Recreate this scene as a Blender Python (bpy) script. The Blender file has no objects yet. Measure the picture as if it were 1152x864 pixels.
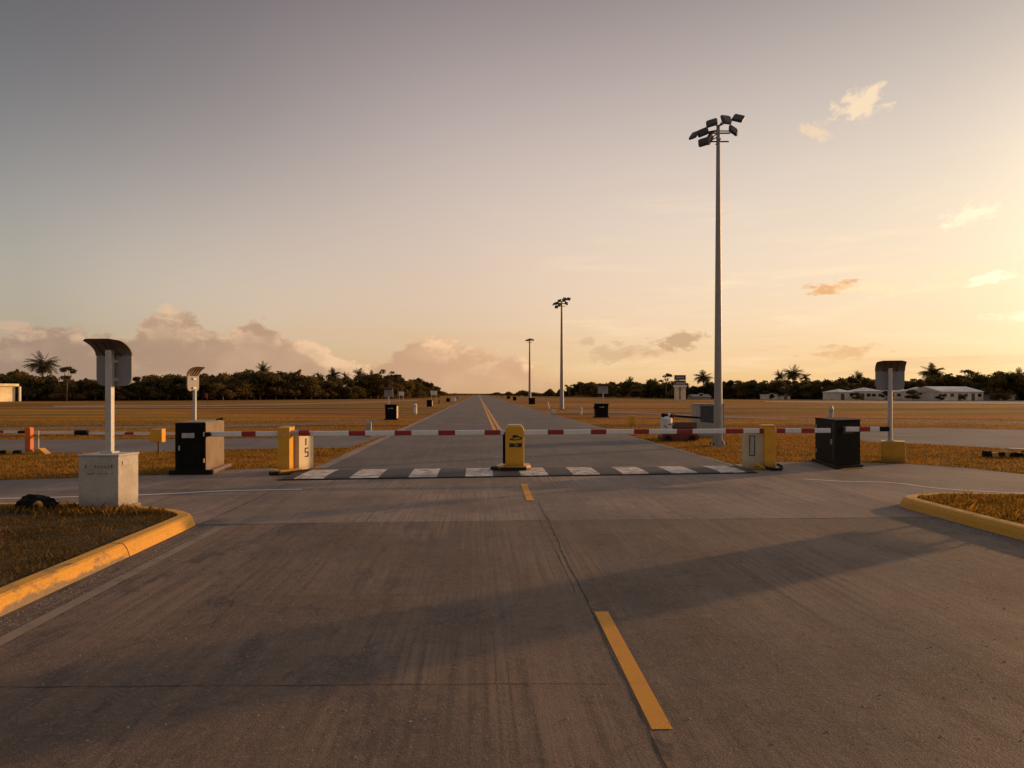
import bpy, bmesh, math, random
import numpy as np
from mathutils import Vector, Matrix, Euler
R = math.radians
rnd = random.Random(7)
rng = np.random.default_rng(3)
S = bpy.context.scene
COL = S.collection
FOC, HOR, CX, CAMH = 768.0, 443.0, 576.0, 2.0

def W(px, py, z=0.0):                    # survey: picture point on a level plane -> ground point
    d = FOC*(CAMH-z)/(py-HOR)
    return ((px-CX)/FOC*d, d)
def XD(px, d): return ((px-CX)/FOC*d, d)
SH = -0.0495
def G(x, d): return (x+SH*d, d)           # road frame: x across the road, d along it
def ZY(py, d): return CAMH-(py-HOR)*d/FOC # height of a point at distance d

# ------------------------------------------------------------------ objects
def tag(o, label=None, cat=None, group=None, kind=None):
    if label: o['label'] = label
    if cat: o['category'] = cat
    if group: o['group'] = group
    if kind: o['kind'] = kind
    return o
def thing(name, label, cat, loc, rz=0, group=None):
    o = bpy.data.objects.new(name, None); COL.objects.link(o)
    o.location = loc; o.rotation_euler = (0, 0, rz); o.empty_display_size = .3
    return tag(o, label, cat, group)

class MB:
    def __init__(s): s.v=[]; s.f=[]; s.m=[]
    def add(s, vs, fs, mi=0):
        b=len(s.v); s.v += [tuple(v) for v in vs]; s.f += [tuple(b+i for i in f) for f in fs]; s.m += [mi]*len(fs); return s
    def box(s, c, d, rot=None, mi=0, taper=1.0):
        vs=[]
        for z in (-.5,.5):
            t = taper if z>0 else 1
            for x,y in ((-.5,-.5),(.5,-.5),(.5,.5),(-.5,.5)):
                v = Vector((x*d[0]*t, y*d[1]*t, z*d[2]))
                if rot: v = rot @ v
                vs.append(v+Vector(c))
        return s.add(vs, [(3,2,1,0),(4,5,6,7),(0,1,5,4),(1,2,6,5),(2,3,7,6),(3,0,4,7)], mi)
    def prism(s, pts, z0, z1, mi=0):      # pts ccw in xy
        n=len(pts)
        vs=[(x,y,z0) for x,y in pts]+[(x,y,z1) for x,y in pts]
        return s.add(vs,[tuple(range(n-1,-1,-1)),tuple(range(n,2*n))]+[(i,(i+1)%n,n+(i+1)%n,n+i) for i in range(n)],mi)
    def extr(s, pts, a, b, axis='y', mi=0):   # profile (u,z) extruded along axis
        n=len(pts)
        if axis=='y': vs=[(u,a,z) for u,z in pts]+[(u,b,z) for u,z in pts]
        else: vs=[(a,u,z) for u,z in pts]+[(b,u,z) for u,z in pts]
        return s.add(vs,[tuple(range(n-1,-1,-1)),tuple(range(n,2*n))]+[(i,(i+1)%n,n+(i+1)%n,n+i) for i in range(n)],mi)
    def tube(s, p, q, r0, r1=None, n=10, mi=0):
        r1 = r0 if r1 is None else r1
        p,q=Vector(p),Vector(q); ax=(q-p).normalized()
        u=ax.orthogonal().normalized(); w=ax.cross(u); vs=[]
        for c,r in ((p,r0),(q,r1)):
            for i in range(n):
                a=2*math.pi*i/n; vs.append(c+(u*math.cos(a)+w*math.sin(a))*r)
        return s.add(vs,[tuple(range(n-1,-1,-1)),tuple(range(n,2*n))]+[(i,(i+1)%n,n+(i+1)%n,n+i) for i in range(n)],mi)
    def build(s, name, mats, parent=None, bevel=0, smooth=False):
        me=bpy.data.meshes.new(name); me.from_pydata([tuple(v) for v in s.v],[],s.f)
        if not isinstance(mats,(list,tuple)): mats=[mats]
        for m in mats: me.materials.append(m)
        me.polygons.foreach_set('material_index', s.m)
        me.update()
        bm=bmesh.new(); bm.from_mesh(me); bmesh.ops.recalc_face_normals(bm, faces=bm.faces); bm.to_mesh(me); bm.free()
        o=bpy.data.objects.new(name,me); COL.objects.link(o)
        if parent: o.parent=parent
        if smooth:
            me.polygons.foreach_set('use_smooth',[True]*len(me.polygons))
        if bevel:
            b=o.modifiers.new('bevel','BEVEL'); b.width=bevel; b.segments=2; b.limit_method='ANGLE'; b.angle_limit=R(35)
        return o
def raw(name, V, F, mats, parent=None, mi=None):
    V=np.asarray(V,dtype=np.float32); F=np.asarray(F,dtype=np.int32); k=F.shape[1]
    me=bpy.data.meshes.new(name)
    me.vertices.add(len(V)); me.vertices.foreach_set('co',V.ravel())
    me.loops.add(F.size); me.loops.foreach_set('vertex_index',F.ravel())
    me.polygons.add(len(F)); me.polygons.foreach_set('loop_start',np.arange(0,F.size,k,dtype=np.int32))
    if not isinstance(mats,(list,tuple)): mats=[mats]
    for m in mats: me.materials.append(m)
    if mi is not None: me.polygons.foreach_set('material_index',mi)
    me.update(calc_edges=True); me.validate()
    o=bpy.data.objects.new(name,me); COL.objects.link(o)
    if parent: o.parent=parent
    return o
def copy_tree(o, parent=None):
    c=o.copy(); COL.objects.link(c)
    if parent: c.parent=parent
    for ch in list(o.children): copy_tree(ch,c)
    return c

# ------------------------------------------------------------------ materials
class N:
    def __init__(s, tree): s.t=tree; s.n=tree.nodes; s.l=tree.links
    def new(s, typ, **kw):
        n=s.n.new(typ)
        for k,v in kw.items(): setattr(n,k,v)
        return n
    def set(s, sock, v):
        if hasattr(v,'links') or isinstance(v,bpy.types.NodeSocket): s.l.new(v,sock)
        elif v is not None:
            if isinstance(v,(tuple,list)) and sock.type=='RGBA' and len(v)==3: v=(*v,1)
            sock.default_value=v
    def math(s, op, a, b=None, c=None, clamp=False):
        n=s.new('ShaderNodeMath',operation=op,use_clamp=clamp); s.set(n.inputs[0],a)
        if b is not None: s.set(n.inputs[1],b)
        if c is not None: s.set(n.inputs[2],c)
        return n.outputs[0]
    def vmath(s, op, a, b=None, out=0):
        n=s.new('ShaderNodeVectorMath',operation=op); s.set(n.inputs[0],a)
        if b is not None:
            s.set(n.inputs[3] if op=='SCALE' else n.inputs[1],b)
        return n.outputs[out]
    def mix(s, f, a, b, blend='MIX'):
        n=s.new('ShaderNodeMix',data_type='RGBA',blend_type=blend); s.set(n.inputs[0],f); s.set(n.inputs[6],a); s.set(n.inputs[7],b)
        return n.outputs[2]
    def noise(s, vec, scale, detail=4, rough=.55, dist=0.0, out=0):
        n=s.new('ShaderNodeTexNoise'); s.set(n.inputs['Vector'],vec); s.set(n.inputs['Scale'],scale)
        n.inputs['Detail'].default_value=detail; n.inputs['Roughness'].default_value=rough; n.inputs['Distortion'].default_value=dist
        return n.outputs[out]
    def ramp(s, v, lo, hi, a=0.0, b=1.0, smooth=True):
        n=s.new('ShaderNodeMapRange',interpolation_type='SMOOTHSTEP' if smooth else 'LINEAR')
        s.set(n.inputs[0],v); n.inputs[1].default_value=lo; n.inputs[2].default_value=hi; n.inputs[3].default_value=a; n.inputs[4].default_value=b
        return n.outputs[0]
    def mapping(s, vec, scale=(1,1,1), rot=(0,0,0), loc=(0,0,0)):
        n=s.new('ShaderNodeMapping'); s.set(n.inputs[0],vec); n.inputs['Location'].default_value=loc
        n.inputs['Rotation'].default_value=rot; n.inputs['Scale'].default_value=scale
        return n.outputs[0]
def begin(name):
    m=bpy.data.materials.new(name); m.use_nodes=True; g=N(m.node_tree); b=g.n['Principled BSDF']
    tc=g.new('ShaderNodeTexCoord'); return m,g,b,tc.outputs['Object']
def bump(g,b,h,strength,dist=.01):
    n=g.new('ShaderNodeBump'); n.inputs['Strength'].default_value=strength; n.inputs['Distance'].default_value=dist
    g.set(n.inputs['Height'],h); g.l.new(n.outputs[0],b.inputs['Normal'])
def mat(name, col, rough=.6, metal=0.0, var=.25, dirt=.35, dirtcol=(.06,.045,.03), scale=3.0, bmp=.15, spec=.4, grime=True):
    m,g,b,oc=begin(name)
    n1=g.noise(oc,scale,6,.6); n2=g.noise(oc,scale*9,5,.65)
    c=g.mix(g.ramp(n1,.3,.7), tuple(x*(1-var) for x in col), tuple(min(1,x*(1+var*.5)) for x in col))
    d=g.math('MULTIPLY',g.ramp(g.math('ADD',g.math('MULTIPLY',n1,.5),g.math('MULTIPLY',n2,.5)),.5,.68),dirt)
    if grime:                                  # splash dirt near the foot
        sp=g.new('ShaderNodeSeparateXYZ'); g.set(sp.inputs[0],oc)
        foot=g.math('MULTIPLY',g.ramp(g.math('SUBTRACT',sp.outputs[2],g.math('MULTIPLY',n2,.25)),-.1,.16,1,0),dirt*1.3)
        d=g.math('MAXIMUM',d,foot)
    c=g.mix(d,c,dirtcol)
    g.set(b.inputs['Base Color'],c)
    g.set(b.inputs['Roughness'],g.ramp(n2,.3,.7,max(0,rough-.12),min(1,rough+.12)))
    b.inputs['Metallic'].default_value=metal; b.inputs['Specular IOR Level'].default_value=spec
    if bmp: bump(g,b,n2,bmp,.004)
    return m

M={}
M['yellow']=mat('yellow paint',(.70,.34,.02),.42,dirt=.4,var=.15)
M['cream']=mat('cream cabinet paint',(.55,.44,.29),.5,dirt=.25,var=.12)
M['white']=mat('white paint',(.66,.63,.58),.45,dirt=.35,var=.1)
M['red']=mat('red reflective paint',(.30,.018,.014),.4,dirt=.25,var=.2,grime=False)
M['redworn']=mat('worn red paint',(.16,.022,.014),.6,dirt=.6,var=.3)
M['armwhite']=mat('white beam paint',(.72,.70,.66),.4,dirt=.25,var=.08,grime=False)
M['orange']=mat('orange paint',(.62,.14,.02),.5,dirt=.3)
M['black']=mat('black paint',(.008,.007,.006),.6,dirt=.12,dirtcol=(.04,.03,.02),spec=.08)
M['rubber']=mat('black rubber',(.012,.011,.010),.85,dirt=.2,dirtcol=(.05,.035,.02),spec=.2)
M['tan']=mat('tan sheet metal',(.24,.17,.11),.5,dirt=.35)
M['galv']=mat('galvanised steel',(.50,.48,.45),.45,metal=.35,dirt=.3,var=.15,grime=False)
M['mast']=mat('weathered mast steel',(.34,.31,.28),.5,metal=.2,dirt=.3,var=.15,grime=False)
M['panel']=mat('grey panel back',(.26,.25,.25),.5,dirt=.25,var=.1,grime=False)
M['panel_dark']=mat('dark panel lining',(.05,.04,.035),.6,dirt=.2,grime=False)
M['lampbody']=mat('dark lamp housing',(.05,.042,.035),.5,dirt=.2,grime=False)
M['lens']=mat('lamp lens',(.10,.09,.08),.15,dirt=.1,bmp=0,grime=False)
M['bluegrey']=mat('dark blue grey panel',(.045,.05,.06),.4,dirt=.2)
M['greymetal']=mat('light grey metal',(.36,.34,.31),.5,dirt=.4)
M['brown']=mat('brown board',(.13,.06,.03),.7,dirt=.4)
M['concrete']=mat('cast concrete',(.33,.29,.23),.85,dirt=.3,scale=2,bmp=.5)
M['cabwhite']=mat('weathered concrete box',(.46,.42,.36),.8,dirt=.3,scale=2.2,bmp=.4)
M['wall']=mat('rendered wall',(.72,.62,.48),.8,dirt=.2,scale=.4)
M['wallwarm']=mat('pale yellow render',(.85,.72,.46),.8,dirt=.1,scale=.4)
M['roof']=mat('metal roof',(.60,.53,.46),.5,dirt=.3,scale=.3,grime=False)
M['roofbrown']=mat('brown roof',(.22,.16,.12),.7,dirt=.3,scale=.3,grime=False)
M['window']=mat('dark window glass',(.03,.03,.035),.1,dirt=.1,bmp=0,grime=False)
M['door']=mat('brown door',(.12,.07,.04),.6)
M['trunk']=mat('bark',(.13,.095,.065),.9,dirt=.3,scale=4,grime=False)
M['rope']=mat('black fabric',(.007,.006,.006),.9,dirt=.08,spec=.1,bmp=.6,scale=6)
M['ink']=mat('black marking',(.02,.016,.012),.6,dirt=.1,grime=False,bmp=0)
M['faded']=mat('faded marking',(.17,.14,.11),.7,dirt=.3,grime=False)
M['palelabel']=mat('pale label',(.45,.42,.40),.5,dirt=.2,grime=False)
M['carglass']=M['window']

def leaf(name, c1, c2, scale=.35):
    m,g,b,oc=begin(name)
    geo=g.new('ShaderNodeNewGeometry')
    oi=g.new('ShaderNodeObjectInfo')
    n=g.noise(geo.outputs['Position'],scale,3)
    c=g.mix(g.ramp(g.math('ADD',n,g.math('MULTIPLY',g.math('SUBTRACT',oi.outputs['Random'],.5),.35)),.35,.65),c1,c2)
    g.set(b.inputs['Base Color'],c); b.inputs['Roughness'].default_value=.75; b.inputs['Specular IOR Level'].default_value=.2
    tr=g.new('ShaderNodeBsdfTranslucent'); g.set(tr.inputs[0],c)
    mx=g.new('ShaderNodeMixShader'); mx.inputs[0].default_value=.4
    g.l.new(b.outputs[0],mx.inputs[1]); g.l.new(tr.outputs[0],mx.inputs[2]); g.l.new(mx.outputs[0],g.n['Material Output'].inputs[0])
    return m
M['leaf']=leaf('broad leaves',(.058,.050,.013),(.15,.100,.026))
M['leaf2']=leaf('olive leaves',(.075,.058,.015),(.18,.115,.030))
M['palm']=leaf('palm fronds',(.045,.040,.012),(.12,.085,.026))
M['grass']=leaf('dry grass blades',(.16,.076,.009),(.44,.22,.026),1.1)
M['grassdark']=leaf('withered grass blades',(.06,.034,.012),(.20,.11,.03),2.0)
M['grassgreen']=leaf('greenish grass blades',(.035,.034,.009),(.13,.082,.020),1.4)

ROT=(0,0,-.0495)
def road_mat(name, c1, c2, dark, stain=.5, grit=1.0, streak=.5, left_stain=False):
    m,g,b,oc=begin(name)
    al=g.mapping(oc,(1,1,1),rot=ROT)
    big=g.noise(al,.35,5,.6)
    st=g.noise(g.mapping(al,(5,.12,1)),1.3,6,.65)
    st2=g.noise(g.mapping(al,(22,.35,1)),1.0,4,.6)
    fine=g.noise(oc,38,7,.82); fine2=g.noise(oc,160,3,.7)
    vo=g.new('ShaderNodeTexVoronoi'); g.set(vo.inputs['Vector'],oc); vo.inputs['Scale'].default_value=75
    f=g.math('ADD',g.math('MULTIPLY',big,.6),g.math('MULTIPLY',st,.4))
    c=g.mix(g.ramp(f,.36,.64),tuple(x*.86 for x in c1),tuple(x*1.12 for x in c2))
    mott=g.noise(al,7,6,.75); c=g.mix(g.math('MULTIPLY',g.ramp(mott,.50,.34),.45),c,dark)
    c=g.mix(g.math('MULTIPLY',g.ramp(mott,.54,.68),.28),c,tuple(x*1.5 for x in c2))
    sm=g.math('MULTIPLY',g.ramp(big,.42,.6),streak)
    c=g.mix(g.math('MULTIPLY',g.ramp(st2,.42,.66),g.math('MULTIPLY',sm,.55)),c,tuple(x*1.55 for x in c2))
    c=g.mix(g.math('MULTIPLY',g.ramp(st2,.5,.3),g.math('MULTIPLY',sm,.55)),c,dark)
    spx=g.new('ShaderNodeSeparateXYZ'); g.set(spx.inputs[0],al)
    wav=g.math('SINE',g.math('ADD',g.math('MULTIPLY',spx.outputs[0],3.3),g.math('MULTIPLY',g.noise(g.mapping(al,(.4,.08,1)),1.0,3),5.0)))
    c=g.mix(g.math('MULTIPLY',g.math('MULTIPLY',g.ramp(wav,.35,.95),g.ramp(st,.40,.62)),.30*streak),c,dark)   # tyre-polished lanes
    c=g.mix(g.math('MULTIPLY',g.math('MULTIPLY',g.ramp(wav,-.3,-.95),g.ramp(st,.60,.42)),.12*streak),c,tuple(x*1.4 for x in c2))
    drip=g.noise(g.mapping(al,(1,.6,1),loc=(5,9,0)),3.4,3,.5); c=g.mix(g.math('MULTIPLY',g.ramp(drip,.70,.76),.7*stain),c,dark)
    blo=g.noise(g.mapping(al,(1,.42,1),loc=(3,1,0)),1.5,9,.72,.5)
    s=g.ramp(blo,.51,.63)
    if left_stain:
        sp=g.new('ShaderNodeSeparateXYZ'); g.set(sp.inputs[0],al)
        side=g.math('MAXIMUM',g.ramp(sp.outputs[0],.8,-1.6),.16)
        s=g.math('MULTIPLY',s,side)
    c=g.mix(g.math('MULTIPLY',s,stain),c,dark)
    c=g.mix(g.math('MULTIPLY',g.ramp(fine,.50,.68),.5*grit),c,tuple(x*1.9 for x in c2))
    c=g.mix(g.math('MULTIPLY',g.ramp(fine2,.52,.36),.55*grit),c,dark)
    g.set(b.inputs['Base Color'],c)
    g.set(b.inputs['Roughness'],g.ramp(g.math('ADD',blo,g.math('MULTIPLY',fine,.2)),.4,.8,.88,.66))
    b.inputs['Specular IOR Level'].default_value=.3
    h=g.math('ADD',g.math('ADD',fine,g.math('MULTIPLY',st2,.5)),g.math('MULTIPLY',vo.outputs[0],.6))
    bump(g,b,h,.55*grit,.006)
    return m
M['road']=road_mat('worn foreground concrete',(.112,.074,.047),(.158,.104,.065),(.036,.026,.020),.85,1.3,1.0,True)
M['apron']=road_mat('brushed apron concrete',(.155,.108,.073),(.218,.154,.106),(.082,.060,.045),.55,.8,1.0)
M['asphalt']=road_mat('far road asphalt',(.092,.072,.058),(.128,.099,.079),(.048,.037,.030),.5,.8,.6)
M['side']=road_mat('side road asphalt',(.115,.092,.078),(.15,.12,.098),(.07,.055,.045),.4,.8,.4)
M['verge']=road_mat('pale road edge',(.20,.15,.11),(.28,.20,.14),(.11,.08,.06),.5,.8,.2)
M['joint']=mat('joint sealant',(.022,.018,.015),.9,dirt=.2,grime=False)

def paint(name,col,under,wear=.5,scale=2.2):
    m,g,b,oc=begin(name)
    n=g.noise(g.mapping(oc,(1,1,1),rot=ROT),scale,8,.7); f=g.noise(oc,60,5,.75)
    w=g.math('ADD',g.math('MULTIPLY',n,.6),g.math('MULTIPLY',f,.4))
    c=g.mix(g.ramp(f,.3,.7),tuple(x*.72 for x in col),col)
    c=g.mix(g.ramp(w,.60-wear*.2,.74-wear*.2),c,under)
    g.set(b.inputs['Base Color'],c); b.inputs['Roughness'].default_value=.7; b.inputs['Specular IOR Level'].default_value=.3
    bump(g,b,f,.5,.004); return m
M['pyellow']=paint('worn yellow line paint',(.66,.28,.02),(.14,.10,.07),.35)
M['pfade']=paint('faded cream line paint',(.26,.19,.12),(.14,.10,.075),.55)
M['pwhite']=paint('white line paint',(.75,.66,.56),(.26,.20,.15),.1)
M['hwhite']=paint('hump white paint',(.66,.58,.47),(.16,.12,.09),.75,3.5)
M['hblack']=paint('hump black rubber',(.040,.034,.030),(.13,.10,.08),.35,3.5)

def kerb_mat():
    m,g,b,oc=begin('yellow kerb paint')
    sp=g.new('ShaderNodeSeparateXYZ'); g.set(sp.inputs[0],oc)
    n=g.noise(g.mapping(oc,(1,.5,1)),3.5,8,.7); f=g.noise(oc,45,5,.7)
    near=g.ramp(sp.outputs[1],8.5,8.1)            # the nearer stones have lost more paint
    w=g.math('ADD',g.math('ADD',g.math('MULTIPLY',n,.8),g.math('MULTIPLY',f,.2)),g.math('MULTIPLY',near,.06))
    w=g.math('ADD',w,g.math('MULTIPLY',g.ramp(sp.outputs[2],.10,.0),g.math('ADD',.02,g.math('MULTIPLY',near,.17))))
    c=g.mix(g.ramp(f,.3,.7),(.46,.205,.006),(.64,.31,.012))
    con=g.mix(g.ramp(f,.3,.7),(.13,.085,.035),(.23,.15,.065))
    c=g.mix(g.ramp(w,.60,.70),c,con)
    g.set(b.inputs['Base Color'],c); b.inputs['Roughness'].default_value=.65
    bump(g,b,g.math('ADD',n,g.math('MULTIPLY',f,.5)),.4,.008); return m
M['kerb']=kerb_mat()

def field_mat():
    m,g,b,oc=begin('dry grass field')
    b1=g.noise(g.mapping(oc,(.22,1,1)),.045,9,.72,.6)
    b2=g.noise(g.mapping(oc,(.15,1,1),loc=(7,3,0)),.16,8,.75,.4)
    b3=g.noise(oc,2.2,7,.75); f=g.noise(oc,22,6,.8)
    grass=g.mix(g.ramp(b3,.32,.66),(.24,.095,.009),(.58,.265,.025))
    green=g.mix(g.ramp(f,.35,.65),(.11,.080,.010),(.27,.175,.020))
    soil=g.mix(g.ramp(b3,.3,.7),(.25,.070,.012),(.44,.145,.028))
    pale=g.mix(g.ramp(b3,.3,.7),(.38,.19,.04),(.54,.27,.06))
    c=g.mix(g.ramp(b1,.48,.52),grass,soil)
    c=g.mix(g.math('MULTIPLY',g.ramp(b2,.47,.55),.9),c,green)
    c=g.mix(g.math('MULTIPLY',g.ramp(b2,.42,.36),.8),c,pale)
    c=g.mix(g.math('MULTIPLY',g.ramp(g.noise(g.mapping(oc,(.05,1,1),loc=(9,4,0)),.12,9,.74),.50,.57),.9),c,(.055,.032,.009))
    c=g.mix(g.math('MULTIPLY',g.ramp(f,.55,.32),.6),c,(.07,.032,.009))
    g.set(b.inputs['Base Color'],c); b.inputs['Roughness'].default_value=.95; b.inputs['Specular IOR Level'].default_value=.1
    bump(g,b,g.math('ADD',g.math('MULTIPLY',b3,1.5),f),.9,.08); return m
M['field']=field_mat()
def soil_mat():
    m,g,b,oc=begin('island soil')
    n=g.noise(oc,3,7,.7); f=g.noise(oc,30,6,.8)
    c=g.mix(g.ramp(n,.35,.65),(.05,.033,.016),(.12,.075,.032)); c=g.mix(g.ramp(f,.5,.7),c,(.17,.11,.05))
    g.set(b.inputs['Base Color'],c); b.inputs['Roughness'].default_value=1; b.inputs['Specular IOR Level'].default_value=.1
    bump(g,b,f,.9,.03); return m
M['soil']=soil_mat()

# ------------------------------------------------------------------ camera
cam=bpy.data.cameras.new('camera'); camo=bpy.data.objects.new('camera',cam); COL.objects.link(camo)
cam.sensor_width=36; cam.lens=24; cam.shift_y=11/1152; cam.clip_end=20000; cam.clip_start=.05
camo.location=(0,0,CAMH); camo.rotation_euler=(R(90),0,0); S.camera=camo

# ------------------------------------------------------------------ light
SUN_AZ=R(90-31.4); SUN_EL=R(8.5)      # azimuth clockwise from the view direction (+Y)
sd=Vector((math.sin(SUN_AZ)*math.cos(SUN_EL),math.cos(SUN_AZ)*math.cos(SUN_EL),math.sin(SUN_EL)))
sl=bpy.data.lights.new('sun','SUN'); so=bpy.data.objects.new('sun',sl); COL.objects.link(so)
sl.energy=3.7; sl.angle=R(.8); sl.color=(1.0,.54,.22)
so.rotation_euler=sd.to_track_quat('Z','Y').to_euler(); so.location=(30,20,30)

w=bpy.data.worlds.new('World'); S.world=w; w.use_nodes=True; g=N(w.node_tree)
for n in list(g.n): g.n.remove(n)
out=g.new('ShaderNodeOutputWorld'); bg=g.new('ShaderNodeBackground'); g.l.new(bg.outputs[0],out.inputs[0])
tc=g.new('ShaderNodeTexCoord'); D=tc.outputs['Generated']
sky=g.new('ShaderNodeTexSky',sky_type='NISHITA'); sky.sun_disc=False
sky.sun_elevation=SUN_EL; sky.sun_rotation=SUN_AZ; sky.air_density=1.0; sky.dust_density=1.0; sky.ozone_density=1.0; sky.altitude=0
dotn=g.vmath('DOT_PRODUCT',D,tuple(sd),out=1); dotn=g.math('MAXIMUM',dotn,-.05)
sz=g.new('ShaderNodeSeparateXYZ'); g.set(sz.inputs[0],D); zz=g.math('MINIMUM',g.math('MAXIMUM',sz.outputs[2],0.0),.5)
ss=g.new('ShaderNodeSeparateXYZ'); g.l.new(sky.outputs[0],ss.inputs[0]); chan=[]
away=g.math('MULTIPLY',g.ramp(dotn,.5,0,0,1),g.ramp(zz,.1,.42,.30,-.25))
for ci,(P,k0,k1,k2,k3,k4) in enumerate(((.25,-.806,1.975,-1.39,2.364,-6.788),(.25,-1.078,1.445,-.842,2.912,-7.564),(.35,-1.268,1.166,-.775,3.735,-8.008))):
    # dusty evening air: soften the clear-sky gradient towards the low sun
    e=g.math('ADD',g.math('MULTIPLY',dotn,g.math('ADD',g.math('MULTIPLY',dotn,k2),k1)),g.math('MULTIPLY',zz,g.math('ADD',g.math('MULTIPLY',zz,k4),k3)))
    e=g.math('EXPONENT',g.math('ADD',g.math('ADD',g.math('ADD',e,k0),away),g.math('MULTIPLY',g.math('MAXIMUM',g.math('SUBTRACT',sz.outputs[2],.52),0.0),(2.3,2.6,3.1)[ci])))
    v=g.math('POWER',g.math('MAXIMUM',g.math('MULTIPLY',ss.outputs[ci],.1),.0001),P)
    chan.append(g.math('ADD',g.math('MULTIPLY',g.math('MULTIPLY',v,e),g.math('ADD',g.math('MULTIPLY',zz,(.4,1.4,3.4)[ci]),(10.0,10.0,10.0)[ci])),g.math('MULTIPLY',g.math('POWER',g.math('MAXIMUM',dotn,0.0),42.0),(24.0,20.0,11.0)[ci])))
cb=g.new('ShaderNodeCombineXYZ')
for i in range(3): g.set(cb.inputs[i],chan[i])
base=cb.outputs[0]
sp=g.new('ShaderNodeSeparateXYZ'); g.set(sp.inputs[0],D)
az=g.math('ARCTAN2',sp.outputs[0],sp.outputs[1])                 # 0 ahead, + right
el=g.math('ARCSINE',sp.outputs[2])
comb=g.new('ShaderNodeCombineXYZ'); g.set(comb.inputs[0],az); g.set(comb.inputs[1],el); g.set(comb.inputs[2],0.0)
AE=comb.outputs[0]
SKYK=10.0
def pix(px,py):
    x=(px-CX)/FOC; y=(HOR-py)/FOC
    return math.atan(x), math.atan(y/math.sqrt(1+x*x))
# cumulus bank along the horizon
def bank(base, prof, seed, shade, lit, fade=1.0, sc=9):
    p=g.mapping(AE,(sc,sc*1.5,1),loc=seed)
    big=g.noise(p,1.0,3,.5); det=g.noise(p,3.3,8,.62)
    p2=g.mapping(AE,(sc,sc*1.5,1),loc=(seed[0]+.22,seed[1]+.26,seed[2]))
    det2=g.noise(p2,3.3,8,.62); big2=g.noise(p2,1.0,3,.5)
    c=g.new('ShaderNodeFloatCurve'); cv=c.mapping.curves[0]
    a0,a1=pix(-200,400)[0],pix(1350,400)[0]
    pts=[((pix(px,440)[0]-a0)/(a1-a0), pix(576,py)[1]*5) for px,py in prof]
    cv.points[0].location=(0,pts[0][1]); cv.points[1].location=(1,pts[-1][1])
    for q in pts: cv.points.new(*q)
    c.mapping.update()
    g.set(c.inputs['Value'],g.ramp(az,a0,a1,0,1,False))
    top=g.math('DIVIDE',c.outputs[0],5.0)
    def den(b,d):
        rough=g.math('ADD',g.math('MULTIPLY',g.math('SUBTRACT',b,.5),.10),g.math('MULTIPLY',g.math('SUBTRACT',d,.5),.075))
        return g.math('SUBTRACT',g.math('ADD',top,rough),el)
    d1=den(big,det); d2=den(big2,det2)
    mask=g.math('MULTIPLY',g.ramp(d1,-.001,.012),g.ramp(el,-.01,.03,.55,1))
    light=g.math('MULTIPLY',g.ramp(g.math('SUBTRACT',d1,d2),-.004,.022),g.ramp(d1,.060,.0))
    light=g.math('ADD',light,g.math('MULTIPLY',g.ramp(big,.42,.62),.22))
    colr=g.mix(light,shade,lit)
    return g.mix(g.math('MULTIPLY',mask,fade),skyc,colr)
def puff(base,px,py,rw,rh,col,seed,strength=.9,tilt=0.0,sc=40,thr=.37):
    rw*=1.45; rh*=1.5; a,e=pix(px,py)
    v=g.vmath('SUBTRACT',AE,(a,e,0))
    v=g.mapping(v,(1,1,1),rot=(0,0,tilt))
    v2=g.mapping(v,(FOC/rw,FOC/rh,1))
    r=g.vmath('LENGTH',v2,out=1)
    n=g.noise(g.mapping(v,(1,min(2.2,rw/rh*.5+.5),1),loc=seed),sc,7,.6)
    d=g.math('SUBTRACT',g.math('ADD',g.math('MULTIPLY',n,1.5),g.ramp(r,0,1.25,.52,-.35,False)),.5+thr)
    m=g.math('MULTIPLY',g.ramp(d,.0,.30),strength)
    return g.mix(m,base,col)
K=SKYK
prof=[(-200,392),(0,386),(60,376),(130,388),(165,372),(185,362),(215,362),(250,372),(290,352),(320,378),(365,396),(400,402),(440,386),(470,384),(520,388),(575,398),(620,432),(680,445),(1350,460)]
# colours as radiance divided by the background strength
def c(*v): return tuple(x*K for x in v)
veil=g.noise(g.mapping(AE,(2.2,16,1),rot=(0,0,.06),loc=(3,1,2)),1.6,7,.62,.4)
vm=g.math('MULTIPLY',g.math('MULTIPLY',g.ramp(veil,.48,.70),g.ramp(az,-.15,.35)),g.math('MULTIPLY',g.ramp(el,.0,.06),g.ramp(el,.34,.15)))
skyc=g.mix(g.math('MULTIPLY',vm,.5),base,(11.5,8.8,5.6,1))
vm2=g.math('MULTIPLY',g.ramp(g.noise(g.mapping(AE,(3,30,1),loc=(1,8,2)),1.2,6,.6),.52,.68),g.math('MULTIPLY',g.ramp(el,.01,.03),g.ramp(el,.13,.06)))
skyc=g.mix(g.math('MULTIPLY',vm2,.35),skyc,(7.6,4.6,2.4,1))
azr=g.ramp(az,pix(-30,400)[0],pix(560,400)[0],0,1,False)
BANK_SH=g.mix(azr,(*c(.325,.225,.170),1),(*c(.66,.40,.235),1)); BANK_LIT=g.mix(azr,(*c(.66,.46,.31),1),(*c(1.0,.64,.37),1))
skyc=bank(skyc,prof,(1.3,2.1,4),BANK_SH,BANK_LIT,.95)
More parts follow.
